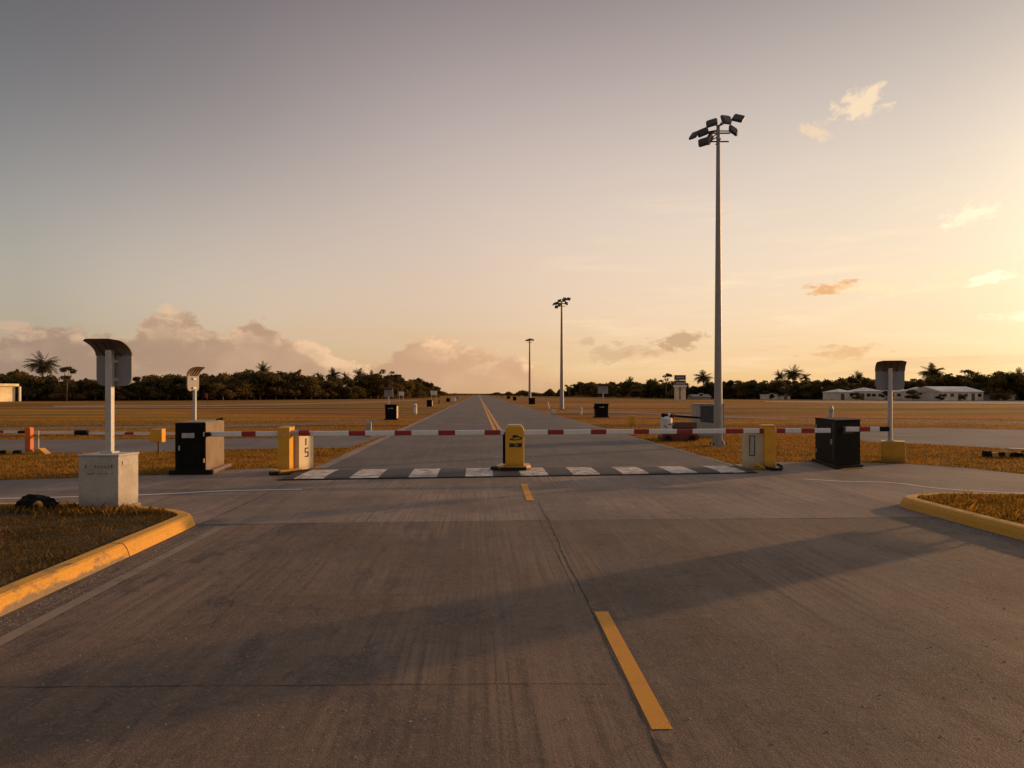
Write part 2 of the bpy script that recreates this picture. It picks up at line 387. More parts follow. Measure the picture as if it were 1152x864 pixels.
for a in [(965,118,34,20,c(1.05,.80,.52),(1,2,3),.75,-.2),(918,146,20,9,c(1.0,.72,.45),(4,1,3),.6,.3),
          (1097,240,32,13,c(1.25,1.0,.68),(2,7,1),.8,-.15),(935,323,36,9,c(.85,.42,.16),(5,3,8),.8,0),
          (975,324,52,8,c(1.2,.85,.5),(6,3,1),.6,.05),(1116,312,28,7,c(1.35,1.12,.78),(3,3,2),.85,-.1),(1050,324,95,5,c(1.2,.9,.55),(8,3,2),.4,-.1),
          (762,384,36,14,c(.55,.33,.18),(9,2,2),.75,0),(692,398,48,16,c(.62,.40,.24),(2,9,5),.5,0),(664,384,14,7,c(.62,.40,.24),(2,3,5),.5,0),(735,396,34,6,c(.62,.38,.2),(1,9,7),.5,0),
          (948,396,44,10,c(.80,.44,.19),(7,7,7),.6,0),(1148,355,30,8,c(1.4,1.1,.75),(7,1,7),.6,0),(8,367,26,8,c(.70,.45,.30),(3,1,9),.5,0)]:
    skyc=puff(skyc,*a)
g.set(bg.inputs[0],skyc); bg.inputs[1].default_value=.10

# ------------------------------------------------------------------ ground sheets
def sheet(name, pts, z, m, kind='structure'):
    mb=MB(); n=len(pts); mb.add([(x,y,z) for x,y in pts],[tuple(range(n))])
    o=mb.build(name,m)
    if o.data.polygons[0].normal.z<0: o.data.flip_normals()
    return tag(o,kind=kind)
def strip(name, left, right, z, m):       # quads between two polylines
    mb=MB(); n=len(left); mb.add([(x,y,z) for x,y in left+right],[(i,n+i,n+i+1,i+1) for i in range(n-1)])
    o=mb.build(name,m)
    for p in o.data.polygons:
        if p.normal.z<0: p.flip()
    return tag(o,kind='structure')
sheet('ground',[(-9000,-3000),(9000,-3000),(9000,12000),(-9000,12000)],0,M['field'])
# far road
ds=[17.6,20,25,35,60,120,300,900,2500]
strip('main_road',[G(-4.12,d) for d in ds],[G(7.1,d) for d in ds],.004,M['asphalt'])
def wob(x,a=.05): return x+rnd.uniform(-a,a)
dd=[18.2+i*.8 for i in range(40)]+[50+i*4 for i in range(40)]+[250,400,1000]
strip('road_edge',[G(wob(-4.42,.09),d) for d in dd],[G(-4.08,d) for d in dd],.008,M['verge'])
strip('road_edge',[G(7.06,d) for d in dd],[G(wob(7.22,.05),d) for d in dd],.008,M['verge'])
# apron that crosses in front of the gate
back=[(-140,9.5),(-60,13.2),(-25,15.0),W(0,540.5),W(90,538),W(190,534.5),W(250,529),W(300,527),W(345,527.5),W(352,530)]
back+=[W(840,523.5),W(870,520),W(960,520.5),W(1020,522),W(1090,527),W(1152,534),(22,14.8),(45,12.0),(140,5.0)]
front=[(140,-12),(45,4),(22,8.5),G(7.2,10.9),G(-4.0,10.35),(-22,7),(-60,3),(-140,-4)]
sheet('apron',back+front,.008,M['apron'])
sheet('foreground_road',[G(-4.9,-14),G(8.0,-14),G(8.0,11.05),G(-4.9,10.35)],.012,M['road'])
# service roads
strip('side_road',[(-220,31),(-60,30),(-28,29.5),XD(200,30),XD(330,31),W(440,488)],[(-220,20),(-60,21),(-28,21.8),XD(150,23.2),XD(330,25.2),W(392,504)],.006,M['side'])
strip('side_road',[W(925,484),W(975,481.5),W(1060,482),W(1152,483.5),(80,36),(240,34)],[W(915,484.6),W(975,497),W(1060,501),W(1152,506),(80,24),(240,22)],.006,M['side'])
strip('dirt_track',[W(-300,486),W(0,481),W(200,478.5),W(300,477),W(380,474),W(440,471.5)],[W(-300,489),W(0,484.0),W(200,481),W(300,479.5),W(380,476),W(442,473)],.005,M['side'])
strip('dirt_track',[W(640,462),W(720,464),W(800,467.5),W(900,471),W(1152,474)],[W(640,463),W(720,465.2),W(800,469),W(900,473),W(1152,476.5)],.005,M['side'])
strip('far_track',[W(860,451.2),W(1000,451.0),W(1300,451.4)],[W(860,452.2),W(1000,453.8),W(1300,455.3)],.006,M['verge'])
strip('dirt_track',[W(60,456.5),W(250,455.5),W(400,452.5),W(470,450)],[W(60,457.8),W(250,456.6),W(400,453.4),W(470,450.6)],.005,M['verge'])

# painted lines
def line(name,p,q,wd,z,m,n=1):
    p,q=Vector(p),Vector(q); t=(q-p).normalized(); u=Vector((-t.y,t.x))*wd/2
    return sheet(name,[tuple(p+u),tuple(p-u),tuple(q-u),tuple(q+u)],z,m)
def poly_line(name,pts,wd,z,m):
    L=[];Rr=[]
    for i,p in enumerate(pts):
        a=Vector(pts[max(0,i-1)]); b=Vector(pts[min(len(pts)-1,i+1)]); t=(b-a).normalized(); u=Vector((-t.y,t.x))*wd/2
        L.append(tuple(Vector(p)+u)); Rr.append(tuple(Vector(p)-u))
    return strip(name,L,Rr,z,m)
line('centre_line',G(1.09,4.04),G(1.12,6.22),.125,.016,M['pyellow'])
line('centre_line',G(.97,12.7),G(1.0,15.0),.14,.016,M['pyellow'])
dl=[34,45,60,150,500,1200]
strip('centre_line',[G(.80,d) for d in dl],[G(1.0,d) for d in dl],.012,M['pyellow'])
strip('centre_line',[G(1.10,d) for d in dl],[G(1.30,d) for d in dl],.012,M['pyellow'])
line('edge_line',G(-3.80,-8),G(-3.84,10.2),.14,.016,M['pfade'])
def smooth(pts,k=8):
    o=[]
    P=[Vector(p) for p in pts]; P=[P[0]*2-P[1]]+P+[P[-1]*2-P[-2]]
    for i in range(1,len(P)-2):
        for j in range(k):
            t=j/k; a,b,c_,d=P[i-1:i+3]
            o.append(tuple(.5*((2*b)+(c_-a)*t+(2*a-5*b+4*c_-d)*t*t+(3*b-a-3*c_+d)*t**3)))
    return o+[tuple(P[-2])]
poly_line('give_way_line',smooth([W(-140,564),W(0,561.5),W(156,557.5),W(250,553),W(340,551)]),.09,.013,M['pwhite'])
poly_line('give_way_line',smooth([W(905,539.5),W(948,542),W(1005,543.8),W(1117,554),(16,12.0)]),.09,.013,M['pwhite'])

# cracks and joints
def crack(pts,wd,amp,z,step=.12):
    out=[]; P=[Vector(p) for p in pts]; ph=0
    for a,b in zip(P,P[1:]):
        n=max(2,int((b-a).length/step)); t=(b-a).normalized(); u=Vector((-t.y,t.x))
        for i in range(n):
            ph=ph*.75+rnd.uniform(-amp,amp); out.append((a.lerp(b,i/n)+u*ph, wd*rnd.uniform(.4,1.4)))
    L=[tuple(p-Vector((wd_/2,0)) if abs((P[-1]-P[0]).y)>abs((P[-1]-P[0]).x) else p-Vector((0,wd_/2))) for p,wd_ in out]
    Q=[tuple(p+Vector((wd_/2,0)) if abs((P[-1]-P[0]).y)>abs((P[-1]-P[0]).x) else p+Vector((0,wd_/2))) for p,wd_ in out]
    strip('road_joint',L,Q,z,M['joint'])
crack([G(1.0,1),G(1.0,3.6),G(1.02,4.6),G(1.02,5.6),G(1.04,6.6),G(1.05,8),G(1.11,11.1)],.012,.008,.0145)
crack([G(.97,6.8),G(.97,11)],.006,.01,.0145)
crack([G(-4.85,10.33),G(1.1,10.72),G(7.9,11.0)],.022,.003,.0148)
crack([G(-4.2,9.55),G(7.3,9.75)],.007,.005,.0145)
crack([G(-3.9,4.62),G(1.0,4.68)],.006,.006,.0145)

crack([G(-4.22,10.35),G(-4.22,15.3)],.02,.003,.0105)
crack([G(7.4,11.3),G(7.2,16.5)],.015,.003,.0105)
crack([G(1.1,10.8),G(1.1,12.7)],.012,.003,.0105)
crack([(-22,13.6),G(-4.2,13.4)],.012,.003,.0105)
crack([G(-2.9,5.2),G(-2.3,5.9),G(-2.4,6.8),G(-1.7,7.7)],.004,.02,.0145,.07)
crack([G(-2.35,6.4),G(-1.5,6.3),G(-.9,6.7)],.003,.02,.0145,.07)
crack([G(1.05,7.4),G(1.9,7.9),G(2.5,8.9),G(2.4,9.7)],.004,.02,.0145,.07)
crack([G(3.4,3.9),G(3.6,5.2),G(3.4,6.9)],.003,.02,.0145,.07)
crack([G(4.4,12.2),G(5.2,13.2),G(5.0,15.0)],.006,.02,.0105,.1)
crack([G(-1.6,11.6),G(-1.2,13.4),G(-1.7,15.2)],.006,.02,.0105,.1)
def grit(name,n,label,sampler):
    x,y=sampler(n); r_=rng.uniform(.004,.014,n)*rng.uniform(.5,1,n); V=[];F=[]
    for i in range(n):
        a=rng.uniform(0,6.28); q=r_[i]; b=len(V)
        for k in range(4): V.append((x[i]+math.cos(a+k*1.57)*q*(1+.3*(k%2)),y[i]+math.sin(a+k*1.57)*q,.012))
        V.append((x[i],y[i],.012+q*.9))
        for k in range(4): F.append((b+k,b+(k+1)%4,b+4))
    o=raw(name,V,F,M['concrete']); tag(o,label,'gravel',kind='stuff')
grit('gutter_grit',2600,'small loose grit gathered in the gutters along both kerbs',lambda n:(lambda yy,sd_:(np.where(sd_>0,-4.2+np.abs(rng.normal(0,.16,n)),7.32-np.abs(rng.normal(0,.16,n)))+SH*yy,yy))(rng.uniform(3.5,11,n),rng.integers(0,2,n)))
grit('road_grit',1600,'tiny scattered stones on the near road',lambda n:(lambda yy:(rng.uniform(-4,7.2,n)+SH*yy,yy))(rng.uniform(3,12,n)))
# tyre-worn patches of repair
sheet('road_patch',[W(262,527+10),W(300,551),W(120,551),W(150,537)],.0095,M['apron'])

# speed hump
def hump():
    prof=[(0,0),(.06,.022),(.35,.036),(1.0,.042),(1.7,.036),(1.95,.022),(2.0,0)]
    mb=MB()
    xs=[-4.55,-4.27]; 
    st=[-4.27,-3.01,-1.65,-.31,1.03,2.31,3.55,4.80,6.06]
    edges=[(-4.55,1)]
    for i,s_ in enumerate(st): edges.append((s_,0)); edges.append((s_+.67,1))
    ends=[e[0] for e in edges[1:]]+[7.0]
    k=0
    for (x0,mi),x1 in zip(edges,ends):
        if x0>=6.9: continue
        sub=2
        for j in range(sub):
            a=x0+(x1-x0)*j/sub; b=x0+(x1-x0)*(j+1)/sub
            vs=[]
            for x in (a,b):
                f=15.75+(x+4.3)*.125; 
                for u,z in prof: gx,gy=G(x,f+u*(.98-.02*(x+4.3))); vs.append((gx,gy,z+.014))
            n=len(prof); mb.add(vs,[(i,n+i,n+i+1,i+1) for i in range(n-1)],mi)
    # front face skirt
    o=mb.build('speed_hump',[M['hwhite'],M['hblack']])
    for p in o.data.polygons:
        if p.normal.z<0: p.flip()
    tag(o,'low speed hump across the road painted in black and white blocks under the long barrier','speed hump')
    lip=[(G(-4.6,15.66)),(G(7.0,17.10)),(G(7.0,17.17)),(G(-4.6,15.75))]
    b=MB().prism(lip,.012,.03).build('edge_strip',M['rubber'],o)
hump()

# ------------------------------------------------------------------ kerbs + islands
def island(name, path, inward, joints, top_z=.17):
    # path: polyline in road frame, foot of the kerb; inward = sign of the left normal that points into the island
    P=[Vector(p) for p in smooth(path,6)]
    prof=[(0,.008),(.035,.10),(.07,.155),(.10,.172),(.24,.176),(.26,.12)]
    mb=MB(); rings=[]
    for i,p in enumerate(P):
        t=(P[min(i+1,len(P)-1)]-P[max(i-1,0)]).normalized(); u=Vector((-t.y,t.x))*inward
        rings.append([(p.x+u.x*a,p.y+u.y*a,z) for a,z in prof])
    n=len(prof)
    vs=[v for r in rings for v in r]
    mb.add(vs,[(i*n+j,i*n+j+1,(i+1)*n+j+1,(i+1)*n+j) for i in range(len(P)-1) for j in range(n-1)])
    o=mb.build(name,M['kerb'],smooth=False); tag(o,kind='structure')
    # joints: thin dark gaps following the profile
    for q in joints:
        i=min(range(len(P)),key=lambda k:(P[k]-Vector(q)).length)
        t=(P[min(i+1,len(P)-1)]-P[max(i-1,0)]).normalized(); u=Vector((-t.y,t.x))*inward
        jm=MB(); vs=[]
        for s_ in (-.007,.007):
            for a,z in prof[:-1]:
                q2=Vector(q)+u*(a-.003)+t*s_; vs.append((q2.x,q2.y,z+.003))
        m_=len(prof)-1
        jm.add(vs,[(j,j+1,m_+j+1,m_+j) for j in range(m_-1)]).build('kerb_joint',M['joint'],o)
    return o,rings
lp=[G(-4.27,-10),G(-4.27,0),G(-4.26,4),G(-4.26,8.3),G(-4.265,10.0),G(-4.30,10.38),G(-4.52,10.70),G(-4.95,10.98),G(-5.7,11.25),(-8,11.55),(-14,11.3),(-30,10.0)]
lk,lr=island('left_kerb',lp,1,[G(-4.262,8.35),G(-4.262,5.3),G(-4.27,2.5)])
rp=[G(7.42,-10),G(7.42,0),G(7.40,6),G(7.38,10),G(7.41,11.3),G(7.45,11.95),G(7.62,12.32),G(8.1,12.56),G(9.2,12.7),(14,12.0),(22,10.2),(45,5)]
rk,rr=island('right_kerb',rp,-1,[G(7.39,10.35),G(7.4,7.6),G(7.4,4.5)])
def soil(name,rings,far):
    inner=[(r[-1][0],r[-1][1]) for r in rings]
    n=len(inner); mb=MB(); vs=[(x,y,.15) for x,y in inner]+[(far,-10,.15)]
    o=mb.add(vs,[tuple(range(n+1))]).build(name,M['soil'])
    if o.data.polygons[0].normal.z<0: o.data.flip_normals()
    return tag(o,kind='structure')
soil('left_island_ground',lr,-30); soil('right_island_ground',rr,45)

def inside(poly,x,y):
    n=len(poly); r=np.zeros(len(x),bool); j=n-1
    for i in range(n):
        xi,yi=poly[i]; xj,yj=poly[j]
        cnd=((yi>y)!=(yj>y))&(x<(xj-xi)*(y-yi)/((yj-yi)+1e-12)+xi); r^=cnd; j=i
    return r
def blades(name, x, y, z0, hmin, hmax, wd, mats, lean=.5, label=None, tuft=None):
    n=len(x); h=rng.uniform(hmin,hmax,n)*rng.uniform(.5,1,n)
    a=rng.uniform(0,2*np.pi,n); la=rng.uniform(0,2*np.pi,n); ll=rng.uniform(.1,1,n)*lean*h
    wx,wy=np.cos(a)*wd*rng.uniform(.6,1.3,n),np.sin(a)*wd*rng.uniform(.6,1.3,n)
    V=np.zeros((n,4,3)); 
    V[:,0]=np.stack([x-wx,y-wy,np.full(n,z0)],1); V[:,1]=np.stack([x+wx,y+wy,np.full(n,z0)],1)
    mx=x+np.cos(la)*ll*.35; my=y+np.sin(la)*ll*.35
    V[:,2]=np.stack([mx+wx*.7,my+wy*.7,z0+h*.6],1)
    V[:,3]=np.stack([x+np.cos(la)*ll,y+np.sin(la)*ll,z0+h],1)
    F=np.arange(n*4).reshape(n,4)
    o=raw(name,V.reshape(-1,3),F,mats,mi=rng.integers(0,len(mats),n))
    return tag(o,label,'grass',kind='stuff')
def clumped(x0,x1,y0,y1,n,poly,clump=.12,frac=.6,neg=None):
    k=max(1,n//14); cx=rng.uniform(x0,x1,k); cy=rng.uniform(y0,y1,k)
    m=int(n*frac); i=rng.integers(0,k,m)
    x=np.concatenate([cx[i]+rng.normal(0,clump,m),rng.uniform(x0,x1,n-m)]); y=np.concatenate([cy[i]+rng.normal(0,clump,m),rng.uniform(y0,y1,n-m)])
    ok=inside(poly,x,y) if poly else np.ones(len(x),bool)
    return x[ok],y[ok]
pl=[(r[-1][0],r[-1][1]) for r in lr]+[(-30,-10)]
pr=[(r[-1][0],r[-1][1]) for r in rr]+[(45,-10)]
x,y=clumped(-11.5,-4.3,4.6,11.7,120000,pl); ok=(((x+7.55)/.5)**2+((y-10.55)/.45)**2>1)&(rng.uniform(0,1,len(x))<.6+.4*np.sin(x*3+np.sin(y*2.3)*2)); x=x[ok]; y=y[ok]; blades('island_grass',x,y,.148,.015,.06,.004,[M['grassdark'],M['grassgreen'],M['grassgreen'],M['grassgreen']],1.2,'short patchy grass growing on the left kerbed island around the concrete box')
x,y=clumped(-8.0,-4.6,10.4,11.4,4200,pl,.05,.9); blades('island_grass',x,y,.148,.05,.15,.006,[M['grass'],M['grassgreen']],.7,'taller weedy grass at the foot of the concrete box on the left island')
x,y=clumped(-11,-4.4,4.8,11.3,1600,pl,.06,.85); blades('island_weeds',x,y,.148,.07,.17,.0035,[M['grassdark'],M['grassgreen']],.8,'sparse taller wisps of weed on the left island')
x,y=clumped(6.5,15,7.5,12.7,2200,pr,.07,.85); blades('island_weeds',x,y,.148,.08,.2,.004,[M['grass'],M['grassgreen']],.8,'sparse taller wisps of weed on the right island')
x,y=clumped(6.5,15,7.5,12.7,120000,pr); blades('island_grass',x,y,.148,.03,.09,.0045,[M['grass'],M['grass'],M['grassgreen']],.8,'sunlit dry grass growing on the right kerbed island')

# ragged verge grass: left and right of the far road, and by the apron
def in_any(polys,x,y):
    r=np.zeros(len(x),bool)
    for p in polys: r|=inside(p,x,y)
    return r
keep_off=[[G(-4.35,17),G(7.2,17),G(7.2,400),G(-4.35,400)], back+front,
  [(-220,31),(-60,30),(-28,29.5),XD(200,30),XD(330,31),W(440,488),W(392,504),XD(330,25.2),XD(150,23.2),(-28,21.8),(-60,21),(-220,20)],
  [W(925,484),W(975,481.5),W(1060,482),W(1152,483.5),(80,36),(240,34),(240,22),(80,24),W(1152,506),W(1060,501),W(975,497),W(915,484.6)]]
def verge(name,x0,x1,y0,y1,n,h0,h1,wd,label,mats):
    x,y=clumped(x0,x1,y0,y1,n,None,.25,.65); ok=~in_any(keep_off,x,y)
    ok&=np.abs(x)<y*.83+1
    blades(name,x[ok],y[ok],0.0,h0,h1,wd,mats,.9,label)
verge('verge_grass',-22,-4,14.5,31,150000,.02,.085,.008,'dry golden grass on the strip left of the far road behind the barrier',[M['grass'],M['grass'],M['grassgreen']])
verge('verge_grass',4,26,16.5,32,150000,.02,.085,.008,'dry golden grass on the strip right of the far road around the mast',[M['grass'],M['grass'],M['grassgreen']])
verge('field_grass',-46,46,29,55,120000,.03,.08,.012,'dry grass covering the open fields on both sides of the far road',[M['grass'],M['grass'],M['grassgreen']])

# ------------------------------------------------------------------ hooded panels on poles
def rounded(w,h,r,n=5,top=True):
    pts=[]
    cs=[(w/2-r,-h/2+r,-90),(w/2-r,h/2-r,0),(-w/2+r,h/2-r,90),(-w/2+r,-h/2+r,180)]
    for cx,cz,a0 in cs:
        for i in range(n+1):
            a=R(a0+90*i/n); pts.append((cx+math.cos(a)*r,cz+math.sin(a)*r))
    return pts
def hood_panel(root, wd, h, z0, yaw, depth=.30, rise=.28, skew=0.0, th=.03, offs=(0,.07), mats=None, lit=None):
    """flat plate whose top curls over towards local -Y; origin at the pole"""
    bmat=mats or M['panel']
    rot=Matrix.Rotation(yaw,3,'Z')
    # panel: grid in (u across, s along), follows a curve in (y,z)
    segs=[(0,0),(0,h*.03),(0,h*.08),(0,h*.15),(0,h*.25),(0,h*.5),(0,h*.75),(0,h)]
    for i in range(1,8):
        a=i/7*R(62); segs.append((-depth*(1-math.cos(a))/(1-math.cos(R(62))), h+rise*math.sin(a)/math.sin(R(62))))
    def widths(k,n): # rounded corners at both ends
        return 1
    us=[-1,-.9,-.7,-.35,0,.35,.7,.9,1]
    def surf(lo,hi,flip,mb,shrink=1.0,off=0.0):
        vs=[]; rows=segs[lo:hi+1]
        L=[0]
        for a,b in zip(rows,rows[1:]): L.append(L[-1]+math.hypot(b[0]-a[0],b[1]-a[1]))
        for side in (0,1):
            for (yy,zz),l in zip(rows,L):
                for u in us:
                    half=wd/2*shrink
                    r=.12*wd/.6
                    # corner rounding: limit half width near free ends
                    de = l if lo==0 else L[-1]-l
                    if de<r: half-= r-math.sqrt(max(0,r*r-(r-de)**2))
                    x_=u*half + skew*max(0,-yy)
                    v=Vector((x_, yy+off+(th if side else 0), zz)); v=rot@v
                    vs.append((v.x+offs[0],v.y+offs[1],v.z+z0))
        nu=len(us); nr=len(rows); fs=[]
        for s_ in (0,1):
            b0=s_*nu*nr
            for i in range(nr-1):
                for j in range(nu-1):
                    f=(b0+i*nu+j,b0+i*nu+j+1,b0+(i+1)*nu+j+1,b0+(i+1)*nu+j)
                    fs.append(f if s_==0 else f[::-1])
        b1=nu*nr
        for i in range(nr-1):
            fs.append((i*nu,(i+1)*nu,b1+(i+1)*nu,b1+i*nu)); j=nu-1
            fs.append((i*nu+j,b1+i*nu+j,b1+(i+1)*nu+j,(i+1)*nu+j))
        for i in (0,nr-1):
            for j in range(nu-1):
                fs.append((i*nu+j,b1+i*nu+j,b1+i*nu+j+1,i*nu+j+1) if i==0 else (i*nu+j,i*nu+j+1,b1+i*nu+j+1,b1+i*nu+j))
        mb.add(vs,fs)
    mb=MB(); surf(0,7,False,mb); p=mb.build('panel',bmat,root)
    mb=MB(); surf(7,14,False,mb,1.03,-.006); hd=mb.build('hood',[M['hoodm']],root)
    # bracket ribs under the hood
    for u in (-.22,.0,.22):
        a=rot@Vector((u*wd,-.02,h*.98)); b=rot@Vector((u*wd+skew*depth*.7,-depth*.72+.0,h+rise*.80))
        MB().tube((a.x+offs[0],a.y+offs[1],a.z+z0),(b.x+offs[0],b.y+offs[1],b.z+z0),.012,n=6).build('hood_bracket',M['panel_dark'],root)
    for zz in (h*.2,h*.8):
        a=rot@Vector((0,-.02,zz)); MB().box((a.x+offs[0],a.y+offs[1],a.z+z0),(.16,.05,.05),rot).build('clamp',M['galv'],root)
M['hoodm']=mat('hood sheet',(.17,.12,.085),.55,dirt=.3,var=.2,grime=False)

# 1. left island pedestal
X0,Y0=XD(88,10.85); X1,_=XD(133,10.85)
t=thing('sign_pedestal','grey hooded panel and pole on a pale concrete box, on the left grass island','sign',((X0+X1)/2,10.85,.15),0,'hooded panels on poles')
wb=X1-X0; db=.48
sk=-.20                                  # the box is turned a little
def rotz(a): return Matrix.Rotation(a,3,'Z')
mb=MB(); fp=[(-wb/2,0),(wb/2,0),(wb/2+.06,db),(-wb/2+.06,db)]
mb.prism(fp,0,.87); mb.prism([(-wb/2-.012,-.012),(wb/2+.014,-.012),(wb/2+.075,db+.01),(-wb/2+.05,db+.01)],.85,.885)
mb.build('base_block',M['cabwhite'],t,.012)
mb=MB(); mb.prism([(-wb/2+.1,.03),(wb/2+.03,-.02),(wb/2+.1,db),(wb/2-.2,db)],-.02,.05); mb.build('plinth',M['concrete'],t,.01)
for row,(z_,n_) in enumerate(((.69,9),(.58,11))):
    for i in range(n_):
        if rnd.random()<.15: continue
        hh=.055 if row==0 else .028
        mb=MB().box((-wb/2+.12+i*.038*(9/n_)*1.35,-.003,z_+rnd.uniform(-.008,.008)),(rnd.uniform(.012,.024),.006,hh*rnd.uniform(.5,1))); mb.build('worn_letter',M['faded'],t)
mb=MB(); mb.box((wb/2+.03,db*.42,.74),(.006,.22,.06),rotz(-.096)); mb.build('side_label',M['palelabel'],t)
pz=.885; px_=XD(122.5,11.15)[0]-(X0+X1)/2
mb=MB(); mb.box((px_+.015,.30,pz+.84),(.10,.10,1.68)); mb.build('pole',M['galv'],t,.008)
mb=MB(); mb.box((px_+.015,.30,pz+.012),(.2,.2,.024)); mb.build('base_plate',M['galv'],t,.004)
hood_panel(t,.62,.50,ZY(434,11.2)-.15,R(-6),.34,.25,-.14,offs=(px_+.03,.39))

# 2. behind the left black cabinet, turned to the side
x_,y_=XD(219,18.6)
t=thing('sign_pole','hooded panel turned edge-on, on a slim pole behind the left black cabinet','sign',(x_,y_,0),0,'hooded panels on poles')
MB().box((0,0,1.05),(.075,.075,2.1)).build('pole',M['galv'],t,.006)
MB().box((0,0,.012),(.22,.22,.024)).build('base_plate',M['galv'],t,.004)
hood_panel(t,.60,.42,ZY(440,18.6),R(87),.22,.24,0,offs=(-.05,.03),mats=M['panel'])
# 3. right, on a yellow block
x_,y_=XD(1004,19.75)
t=thing('sign_pedestal','grey hooded panel on a pole set in a yellow painted concrete block on the right','sign',(x_,y_,0),R(-27),'hooded panels on poles')
MB().box((.02,.3,.31),(.62,.60,.62),taper=.985).build('base_block',M['yellow'],t,.012)
MB().tube((-.05,.25,.62),(-.05,.25,2.75),.062,n=14).build('pole',M['galv'],t,smooth=False)
MB().box((-.05,.25,.632),(.22,.22,.024)).build('base_plate',M['galv'],t,.004)
hood_panel(t,.78,.56,ZY(439,19.9),R(14),.30,.30,-.05,offs=(-.05,.34))

# 4. out of view on the right: a guessed tall panel, added to cast the shade across the road
sdir=Vector((sd.x,sd.y)).normalized(); pc=Vector(G(5.45,9.15))+sdir*8.6
t=thing('shade_panel','unseen tall grey board on two posts, added to cast the band of shade','sign',(pc.x,pc.y,0),math.atan2(sdir.y,sdir.x)+R(90))
MB().extr([(-.66,1.25),(.66,1.25),(.66,4.1),(-.66,4.1)],-.04,.04).build('board',M['panel'],t,.01)
for s_ in (-.42,.42): MB().tube((s_,.08,0),(s_,.08,4.0),.04).build('post',M['galv'],t)

# ------------------------------------------------------------------ cabinets
def cab_left():
    x,y=W(231,534)
    t=thing('equipment_cabinet','black cabinet with a tan side and pale label at the left boom end','cabinet',(x,y,0),R(3),None)
    w_=.72; d_=1.6; h=1.27
    MB().prism([(-w_,0.03),(0,.03),(-.12,d_),(-w_-.10,d_)],.07,h).build('housing',M['tan'],t,.012)
    MB().box((-w_/2,.008,h/2+.04),(w_+.01,.04,h-.06)).build('front_panel',M['black'],t,.006)
    MB().box((-w_/2-.05,-.016,h-.30),(.30,.006,.12)).build('label_plate',M['palelabel'],t)
    MB().box((-w_/2+.02,-.02,.06),(w_+.30,.16,.12)).build('skid',M['black'],t,.02)
    MB().prism([(-.02,.12),(.16,.12),(.02,d_+.12),(-.12,d_+.12)],0,.10).build('plinth',M['tan'],t,.02)
    MB().prism([(-w_+.02,.05),(-.02,.05),(-.14,d_-.05),(-w_-.08,d_-.05)],h,h+.03).build('lid',M['tan'],t,.008)
    MB().tube((.05,-.02,.995),(.05,.13,.995),.06,n=16).build('pivot',M['black'],t)
    MB().box((-w_+.05,-.018,.62),(.02,.01,.95)).build('door_seam',M['rubber'],t)
    for zz_ in (.3,.95): MB().tube((-.03,-.02,zz_),(-.03,-.02,zz_+.10),.016,n=8).build('hinge',M['galv'],t)
    MB().box((-w_+.10,-.025,.66),(.03,.03,.12)).build('door_handle',M['galv'],t,.005)
    for k in range(5): MB().box((-w_/2,-.015,.28+k*.035),(.26,.01,.012)).build('vent_slot',M['rubber'],t)
    MB().tube((-.28,d_-.15,h+.02),(-.10,d_-.15,h+.06),.035,n=8).build('latch',M['black'],t)
cab_left()
def cab_right():
    x,y=W(941,527.6)
    t=thing('equipment_cabinet','big matt black cabinet seen corner-on beside the yellow block, right of the barrier','cabinet',(x,y,0))
    Nn=Vector((0,0)); Rr=Vector((.83,.38)); L=Vector((.30,1.95)); B=Vector((1.25,2.2))
    P=[Nn,Rr,B,L]
    MB().prism([tuple(p) for p in P],.09,1.27).build('housing',M['black'],t,.012)
    c0=sum(P,Vector((0,0)))/4
    MB().prism([tuple(c0+(p-c0)*1.025) for p in P],1.27,1.305).build('lid',M['black'],t,.008)
    def out(p,k): return tuple(c0+(p-c0)*k)
    MB().prism([out(p,1.16) for p in P],0.0,.09).build('skid',M['black'],t,.02)
    MB().prism([(.02,-.20),(.78,.12),(.85,.25),(.12,-.12)],.012,.03).build('floor_plate',M['yellow'],t,.004)
    # door seam and vents on the left face
    a=math.atan2(L.y,L.x)
    def on(face,u,z,off=.004):
        d=face.normalized(); nrm=Vector((-d.y,d.x)) if face is L else Vector((d.y,-d.x)); p=d*u+nrm*off; return (p.x,p.y,z)
    for k in range(6): MB().box(on(Rr,.45,.95+k*.035),(.40,.012,.012),rotz(math.atan2(Rr.y,Rr.x))).build('vent_slot',M['tan'],t)
    MB().box(on(L,.25,.72),(.012,.012,1.0),rotz(a)).build('door_seam',M['tan'],t)
    MB().box(on(L,.36,.70,.02),(.04,.04,.14),rotz(a)).build('door_handle',M['galv'],t,.005)
    for zz_ in (.35,1.05): MB().box(on(L,1.8,zz_,.01),(.04,.03,.10),rotz(a)).build('hinge',M['galv'],t)
cab_right()

